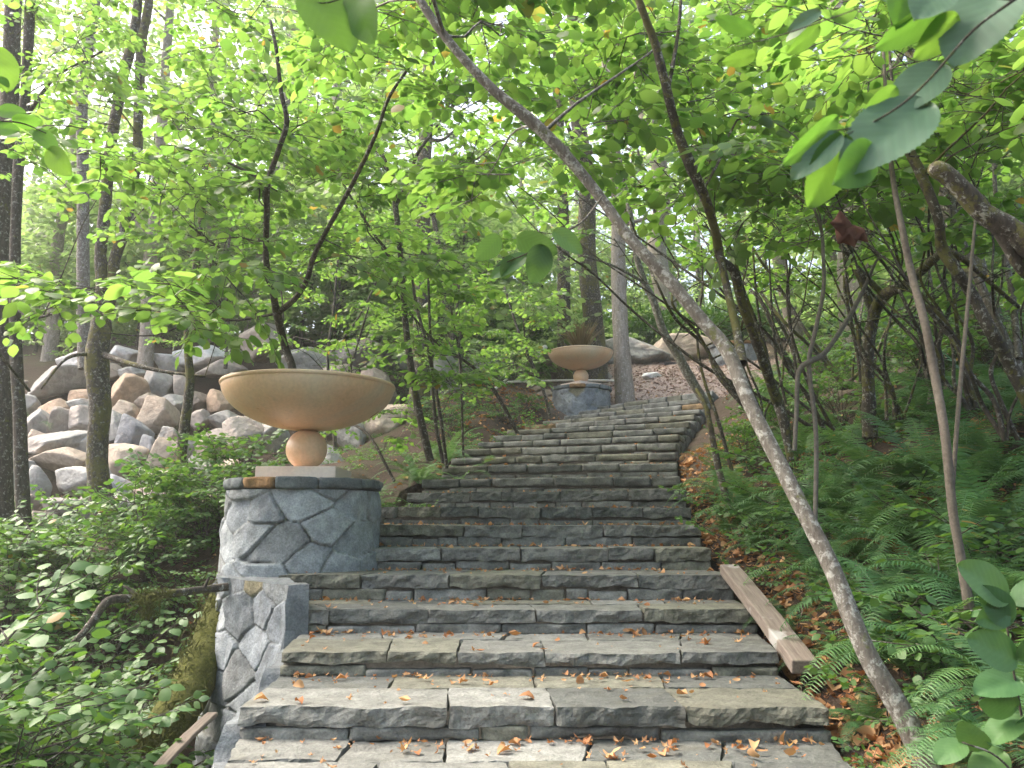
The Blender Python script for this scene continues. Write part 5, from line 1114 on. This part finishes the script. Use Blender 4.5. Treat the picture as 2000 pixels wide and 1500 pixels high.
# ------------------------------------------------------------------ low leafy shrubs
def shrub_mesh(seed, R, H, n, sprs=SHR, leafk=1.0):
    rs = np.random.default_rng(seed); A = Acc(); B = Acc()
    for i in range(n):
        an = rs.uniform(0, 2 * pi); f = math.sqrt(rs.random()); top = np.array([cos(an) * R * f, sin(an) * R * f, H * rs.uniform(.25, 1) * (1.1 - .5 * f)])
        c = cr([np.array([cos(an), sin(an), 0]) * .05, top * np.array([.3, .3, .6]), top], 6); v, q, t = tube(c, np.linspace(.006, .0025, 6), 4); B.add(v, q, t)
        D = unit(np.array([cos(an), sin(an), rs.uniform(-.1, .5)]) + rs.normal(0, .3, 3)); place_spray(B, A, sprs[rs.integers(len(sprs))], top - D * .15, D, rs.uniform(.7, 1.15), leafk=leafk, rs=rs)
    return A.mesh('foliage', M_LOW), B.mesh('stem', M_BARKD)
SM = [shrub_mesh(i, .55, .85, 26) for i in range(4)]; SL = [shrub_mesh(20 + i, .28, .28, 9, leafk=.8) for i in range(3)]
def put_shrub(P, s, mm, label, grp, name='shrub', cat='shrub', z=None):
    t = thing(name, label, cat, (P[0], P[1], (G(P[0], P[1]) - .02) if z is None else z), grp); rz = random.uniform(0, 6.28)
    for nm, me in (('foliage', mm[0]), ('stem', mm[1])):
        o = bpy.data.objects.new(nm, me); C.objects.link(o); o.parent = t; o.rotation_euler = (0, 0, rz); o.scale = (s, s, s)
    return t
sh = []
for Y, pxs in [(10.3, (40, 130, 250, 330, 420, 470)), (9.0, (-20, 70, 170, 270, 360, 440)), (7.8, (-60, 50, 150, 250, 340, 425)), (6.6, (-90, 20, 110, 210, 300, 375)), (5.4, (-120, -10, 90, 190, 280)), (4.3, (-160, -30, 80))]:
    sh.append((Y, [p + random.uniform(-18, 18) for p in pxs]))
rn = ['furthest rank', 'fifth rank from the front', 'fourth rank from the front', 'third rank from the front', 'second rank from the front', 'front rank']
for (Y, pxs), nm in zip(sh, rn):
    for i, px in enumerate(sorted(pxs)):
        P = at(px, 1000, Y + random.uniform(-.3, .3)); s = random.uniform(.85, 1.25) * (1.15 if Y < 8.5 else 1.0)
        if px > 255 and Y < 8.2: s *= .62
        if px > 290 and Y < 8.2: continue
        put_shrub(P, s, random.choice(SM), f'gully shrub, {nm}, {ORD[i]} from the left', 'leafy shrubs filling the gully left of the wall')
for q_, (px_, Y_, s_) in enumerate([(300, 8.5, .8), (350, 8.7, .8), (400, 8.9, .75), (310, 7.7, .6), (360, 7.9, .55), (395, 9.4, .8)]): put_shrub(at(px_, 1000, Y_), s_, random.choice(SM), f'small shrub beside the near pedestal and gully, {ORD[q_]} of those there', 'leafy shrubs filling the gully left of the wall')
mid = [(770, 940, 8.8, .6), (690, 935, 9.2, .5),  (820, 950, 9, .55), (880, 905, 10, .5), (990, 850, 12.6, .6), (1040, 830, 13.6, .7), (860, 780, 14.5, .9), (930, 760, 17, .9), (1010, 720, 19, 1.0), (960, 690, 20.5, 1.1), (800, 720, 18, 1.1), (600, 700, 19, 1.0), (500, 720, 18.5, .8), (900, 830, 12.5, .5), (940, 880, 10.8, .45), (980, 800, 14.5, .6), (1030, 800, 15.5, .6), (880, 800, 13.6, .6), (930, 780, 15.5, .6), (1065, 830, 14.5, .5)]
for i, m_ in enumerate(sorted(mid)): put_shrub(at(*m_[:3]), m_[3], random.choice(SM), f'leafy shrub between the near bowl and far pedestal, {ORD[i]} from the left', 'shrubs between the two pedestals')
rt = [(1545, 905, 6.9, 1.1), (1625, 985, 6.1, .9), (1800, 930, 5.8, 1.1), (1900, 1040, 5.0, 1.1), (1830, 1240, 4.0, .9), (1700, 860, 8.0, 1.3), (1440, 1000, 6.8, .8), (1470, 950, 7.3, 1.0), (1500, 1060, 6.0, .6), (1405, 930, 8.2, .8), (1560, 1000, 6.3, .9), (1600, 900, 7.4, 1.3), (1680, 1150, 4.8, .7), (1740, 1330, 3.9, .7), (1820, 1380, 3.5, .6), (1750, 1430, 3.3, .5), (1880, 1350, 3.3, .9), (1700, 1440, 3.3, .35), (1960, 1240, 3.6, 1.2), (1850, 1190, 4.2, 1.0), (1780, 1180, 4.5, 1.0), (1920, 1090, 4.6, 1.2), (1640, 1080, 5.3, .8)]
for i, m_ in enumerate(sorted(rt)): put_shrub(at(*m_[:3]), m_[3], random.choice(SL), f'low leafy seedling clump on the right bank, {ORD[i]} from the steps', 'low leafy plants on the right bank', 'seedling', 'plant')
bs = [(1640, 780, 9.6, 1.0), (1720, 740, 10.5, 1.1), (1800, 720, 10, 1.1), (1880, 700, 10, 1.2), (1960, 700, 9, 1.2), (1590, 780, 11, .9), (1540, 800, 9.6, .8), (2080, 700, 10, 1.3), (2250, 680, 10, 1.4), (2420, 700, 9, 1.4), (1450, 850, 9.2, .6), (1480, 830, 9.8, .7), (1660, 700, 14, 1.2), (1760, 670, 14, 1.3), (1860, 650, 14, 1.3), (1600, 720, 15, .9)]
for i, m_ in enumerate(sorted(bs)): put_shrub(at(*m_[:3]), m_[3], random.choice(SM), f'dense shrub above the bank ferns, {ORD[i]} from the stairs', 'shrubs above the ferns on the right bank')
nr = thing('hazel_shrub', 'near hazel seedling with broad soft green leaves at the lower right corner', 'shrub', at(2010, 1400, 2.3))
A = Acc()
for s in [[(2030, 1560, 2.3, 6), (2000, 1420, 2.3, 5), (1975, 1280, 2.3, 4), (1960, 1160, 2.3, 3)], [(2020, 1560, 2.2, 5), (1950, 1480, 2.2, 4), (1880, 1450, 2.2, 3)]]: trunk_mesh(A, pxpoly(s), 6, .05)
A.build('stem', M_BARKD, nr)
for L_ in [((1968, 1170), (1888, 1100)), ((1975, 1215), (1925, 1150)), ((1980, 1180), (2040, 1130)), ((1985, 1290), (1905, 1245)), ((1990, 1330), (1910, 1340)), ((1995, 1400), (1930, 1440)), ((1990, 1290), (2045, 1240)), ((1960, 1470), (1900, 1515)), ((1985, 1440), (2040, 1400)), ((1985, 1380), (1925, 1380)), ((1880, 1450), (1830, 1480)), ((1920, 1465), (1880, 1420)), ((1970, 1190), (1920, 1215))]: near_leaf(nr, L_[0], L_[1], 2.3, 2.25, .85, random.choice([-1, 1]) * random.uniform(.4, .9), BLL)

# undergrowth on the slope: nobody could count it
rs = np.random.default_rng(91); A = Acc(); B = Acc(); n = 0
while n < 2700:
    Y = rs.uniform(13, 44) if n % 3 else rs.uniform(19.5, 27); px = rs.uniform(-350, 2350); X = (px - 1000) / F * Y
    if not np.isnan(step_z(np.array([X]), np.array([Y]))[0]): n += 1; continue
    if 1180 < px < 1560 and Y < 22.6: n += 1; continue
    if px < 800 and Y < 20.0: n += 1; continue
    P = np.array([X, Y, G(X, Y)]); h_ = rs.uniform(.1, 1.9) if px > 950 or n % 2 else rs.uniform(1, 4.5); an = rs.uniform(0, 6.28)
    place_spray(B, A, BIG[rs.integers(6)] if Y > 20 else SPR[rs.integers(10)], P + np.array([0, 0, h_]), np.array([cos(an), sin(an), rs.uniform(-.2, .5)]), rs.uniform(.6, 1.1), leafk=.8, rs=rs); n += 1
o = A.build('undergrowth', M_LEAFB, smooth=False); tag(o, 'tangled green undergrowth covering the slope behind the boulders', None, None, 'stuff')
# small ground cover on the near banks
A = Acc(); rs = np.random.default_rng(92)
for i in range(2300):
    if i % 3: px, Y = rs.uniform(1420, 2100), rs.uniform(3.2, 12)
    else: px, Y = rs.uniform(-150, 1000), rs.uniform(4.5, 15)
    X = (px - 1000) / F * Y
    if px > 1000 and Y < 9 and X < 2.6: continue
    if not np.isnan(step_z(np.array([X]), np.array([Y]))[0]) or (px > 1000 and fbm(np.array([X, Y, 0]) * 1.1, 2, 8) < .04): continue
    if px < 1000 and X > -2.6 and Y < 8: continue
    an = rs.uniform(0, 6.28); place_spray(None, A, SHR[rs.integers(8)], np.array([X, Y, G(X, Y) + rs.uniform(.02, .16)]), np.array([cos(an), sin(an), .2]), rs.uniform(.35, .7), leafk=.9, rs=rs)
tag(A.build('ground_cover', M_LOW), 'small leafy ground cover creeping over the banks', None, None, 'stuff')

# ------------------------------------------------------------------ fallen leaves, litter, wood chips
def maple_outline(seed):
    r = np.random.default_rng(seed); pts = []
    for lobe, (an, ln) in enumerate([(-2.3, .55), (-1.25, .85), (0, 1.0), (1.25, .85), (2.3, .55)]):
        for da, f in [(-.42, .50), (-.2, .78), (0, 1.0), (.2, .78), (.42, .50)]: pts.append((an + da * (1 if abs(lobe - 2) < 2 else .8), ln * f * r.uniform(.9, 1.1)))
        if lobe < 4: pts.append((an + .62, .34))
    pts.append((pi, .12)); p = np.array([(cos(a) * l * .5, sin(a) * l * .5) for a, l in pts]); mid_ = p * .45
    n = len(p); V = np.concatenate([[[0, 0]], mid_, p]); r2 = (V ** 2).sum(1); c1, c2 = r.uniform(.3, 1.6), r.uniform(-.5, 1.2); z = c1 * V[:, 1] ** 2 + c2 * V[:, 0] ** 2 + .10 * np.sin(V[:, 0] * 11 + seed) * np.sin(V[:, 1] * 9)
    V = np.concatenate([V, z[:, None]], 1); q = [(1 + i, 1 + n + i, 1 + n + (i + 1) % n, 1 + (i + 1) % n) for i in range(n)]; t = [(0, 1 + i, 1 + (i + 1) % n) for i in range(n)]
    return V, np.array(q), np.array(t)
MO = [maple_outline(i) for i in range(6)]
def oval(seed):
    r = np.random.default_rng(seed); V = LV.copy(); V[:, 0] -= .5; V[:, 1] *= r.uniform(.6, 1.1); V[:, 2] = r.uniform(.8, 3.2) * V[:, 1] ** 2 + r.uniform(-.6, .9) * V[:, 0] ** 2; return V, LQ, LT
OV = [oval(i) for i in range(6)]
def litter_leaf(acc, P, size, shp, rs, nrm=(0, 0, 1), tilt=.25):
    V, Q, Tt = shp; nr_ = np.array(nrm) + rs.normal(0, tilt, 3); d = rs.normal(0, 1, 3); d[2] *= .15
    leaves(acc, np.array([P]), np.array([d]), np.array([unit(nr_)]), np.array([size]), 0, V, Q, Tt, rnd=rs.random(1), rs=rs)
# individually built large leaves on the steps and bank (pixel spot, row letter)
rowz = {nm: z for nm, P_, z, wd_, dm in TREADS}
big = [(1130, 1448, 'A', .11, 'brown curled'), (1180, 1472, 'A', .12, 'mottled yellow'), (1297, 1465, 'A', .07, 'orange'), (1445, 1450, 'A', .07, 'pale buff'), (1500, 1436, 'A', .07, 'pale buff'), (985, 1465, 'A', .06, 'orange'), (800, 1462, 'A', .09, 'pale green'),
       (1232, 1232, 'C', .17, 'salmon orange'), (1365, 1255, 'C', .13, 'rust brown'), (1425, 1250, 'C', .08, 'pale buff'), (1005, 1240, 'C', .07, 'orange'), (1205, 1105, 'E', .12, 'orange'), (1095, 1110, 'E', .10, 'pinkish'), (648, 1235, 'C', .12, 'yellow and orange'), (945, 1152, 'D', .09, 'yellow green'),
       (535, 1363, 'B', .06, 'tan'), (605, 1368, 'B', .05, 'rust brown'), (800, 1368, 'B', .05, 'cream'), (835, 1322, 'B', .09, 'cream green'), (1030, 1358, 'B', .07, 'grey brown'), (960, 1335, 'B', .08, 'orange'), (905, 1330, 'B', .09, 'orange'), (1215, 1330, 'B', .06, 'yellow green'), (760, 1235, 'C', .06, 'rust brown'), (1530, 1335, 'B', .06, 'rust brown'), (1095, 950, 'J', .10, 'orange'), (1290, 1030, 'G', .07, 'tan'), (1140, 1020, 'G', .07, 'tan')]
rs = np.random.default_rng(5); stn = {'A': 'lowest', 'B': 'second', 'C': 'third', 'D': 'fourth', 'E': 'fifth', 'G': 'seventh', 'J': 'tenth'}
cnt = {}
for px, py, rw, sz, cn in big:
    zt_ = rowz[rw]; P = atz(px, py, zt_ + .015)
    if P[1] < 0 or P[1] > 14: P = at(px, py, 9.0)
    # keep on the tread
    i_ = [r_[0] for r_ in rows].index(rw); Yf = rows[i_][1][1]; Yn = rows_ext[i_ + 1][1][1]
    P[1] = min(max(P[1], Yf + .05), Yn - .02); P[0] = (px - 1000) / F * P[1]; P[2] = zt_ + .012
    A = Acc(); litter_leaf(A, P, sz * 1.15, random.choice(MO if sz > .075 else OV), rs, tilt=.16); n_ = cnt.get(rw, 0); cnt[rw] = n_ + 1
    cc = {'pa': (.95, .5), 'cr': (.98, .5), 'ru': (.05, .5), 'br': (.1, .5), 'or': (.5, .5), 'sa': (.6, .5), 'ta': (.85, .5), 'gr': (.2, .5), 'ye': (.9, .5), 'mo': (.8, .5), 'pi': (.6, .5)}[cn[:2]]
    A.c = [np.tile([cc[0], .5, .3], (len(A.v[0]), 1))]
    xs_ = sorted([b_[0] for b_ in big if b_[2] == rw]); o = A.build('fallen_leaf', M_FALL, origin=P)
    tag(o, f'{cn} dry leaf on the {stn[rw]} visible step, {ORD[xs_.index(px)]} large leaf from the left', 'leaf', 'large fallen leaves on the steps')
# scattered litter on the steps
A = Acc(); rs = np.random.default_rng(6)
for ri, (nm, Pf, zt_, wd_, dm) in enumerate(TREADS):
    n = int(140 * (1 if ri < 12 else .6)) if ri < 18 else 15
    for _ in range(n):
        t_ = rs.uniform(.02, .98); s_ = 1 - min(.97, abs(rs.normal(0, .16))) if rs.random() < .72 else rs.uniform(.02, 1)
        s_ = min(s_, 1.02); p = Pf(np.array([t_]), np.array([s_]), zt_ + .008)[0]; litter_leaf(A, p, rs.choice([.015, .022, .03, .045, .06], p=[.16, .20, .26, .22, .16]), (OV + MO)[rs.integers(12)], rs, tilt=.5)
tag(A.build('leaf_litter', M_FALL), 'small dry orange and brown leaf bits scattered on the treads', None, None, 'stuff')
A = Acc(); rs = np.random.default_rng(7); n = 0
while n < 8000:
    m = n % 4
    if m == 0: px, Y = rs.uniform(1320, 2050), rs.uniform(2.4, 9)
    elif m == 1: Y = rs.uniform(2.6, 11); px = np.interp(Y, [r_[2][1] for r_ in rows], [proj(r_[2])[0] for r_ in rows]) + rs.uniform(0, 130)
    elif m == 2: px, Y = rs.uniform(850, 1100), rs.uniform(10, 19)
    else: px, Y = rs.uniform(-100, 2100), rs.uniform(4, 19)
    n += 1; X = (px - 1000) / F * Y
    if not np.isnan(step_z(np.array([X]), np.array([Y]))[0]) or (X > -2.6 and X < 0 and Y < 8): continue
    litter_leaf(A, np.array([X, Y, G(X, Y) + .01]), rs.uniform(.02, .075) if rs.random() < .8 else rs.uniform(.07, .12), (OV + MO)[rs.integers(12)], rs, tilt=.4)
tag(A.build('forest_litter', M_FALL), 'brown and orange leaf litter on the forest soil', None, None, 'stuff')
A = Acc(); rs = np.random.default_rng(8); n = 9000
X = 3.6 + rs.normal(0, 1.9, n); Y = 18.6 + rs.normal(0, 1.9, n); ok = np.isnan(step_z(X, Y)) & (X > 1.2); X = X[ok]; Y = Y[ok]; Zc = ground(X, Y)
leaves(A, np.stack([X, Y, Zc + .012], -1), rs.normal(0, 1, (len(X), 3)) * np.array([1, 1, .3]), np.array([0, 0, 1.]) + rs.normal(0, .4, (len(X), 3)), rs.uniform(.02, .07, len(X)), 0, np.array([(-.5, -.22, 0), (.5, -.25, 0), (.5, .2, 0), (-.5, .24, 0)]), np.array([(0, 1, 2, 3)]), np.zeros((0, 3), int), rs=rs)
tag(A.build('wood_chips', M_CHIP, smooth=False), 'pinkish pale wood chips spread at the stair top', None, None, 'stuff')
# twigs and debris on soil
A = Acc(); rs = np.random.default_rng(9)
for i in range(260):
    px, Y = (rs.uniform(1350, 2000), rs.uniform(3, 9)) if i % 2 else (rs.uniform(0, 1050), rs.uniform(5, 16)); X = (px - 1000) / F * Y
    if not np.isnan(step_z(np.array([X]), np.array([Y]))[0]) or (X > -2.7 and X < 0 and Y < 8): continue
    an = rs.uniform(0, 6.28); L = rs.uniform(.08, .35); d = np.array([cos(an), sin(an), 0]) * L; p0 = np.array([X, Y, G(X, Y) + .012]); p1 = p0 + d; p1[2] = G(p1[0], p1[1]) + .02
    v, q, t = tube([p0, (p0 + p1) / 2 + rs.normal(0, .02, 3) + np.array([0, 0, .015]), p1], [.004, .003, .002], 4); A.add(v, q, t)
tag(A.build('twig_debris', simple_mat('dry_twig', (.12, .08, .05), (.25, .19, .14), 40)), 'thin dry twigs strewn over the soil', None, None, 'stuff')

# air
bm = bmesh.new(); bmesh.ops.create_cube(bm, size=1)
zl = float(GZ.min()) - 1; m = bpy.data.meshes.new('haze'); bm.to_mesh(m); bm.free()
hz = bpy.data.objects.new('haze', m); C.objects.link(hz); hz.scale = (200, 140, 45 - zl); hz.location = (0, 45, (45 + zl) / 2); tag(hz, 'thin pale forest air', None, None, 'stuff')
hm = bpy.data.materials.new('haze'); hm.use_nodes = True; nt = hm.node_tree; nt.nodes.remove(nt.nodes['Principled BSDF']); pv = nt.nodes.new('ShaderNodeVolumePrincipled')
pv.inputs['Color'].default_value = (.93, .97, .92, 1); pv.inputs['Density'].default_value = .0022; pv.inputs['Anisotropy'].default_value = .3
nt.links.new(pv.outputs[0], nt.nodes['Material Output'].inputs['Volume']); m.materials.append(hm)
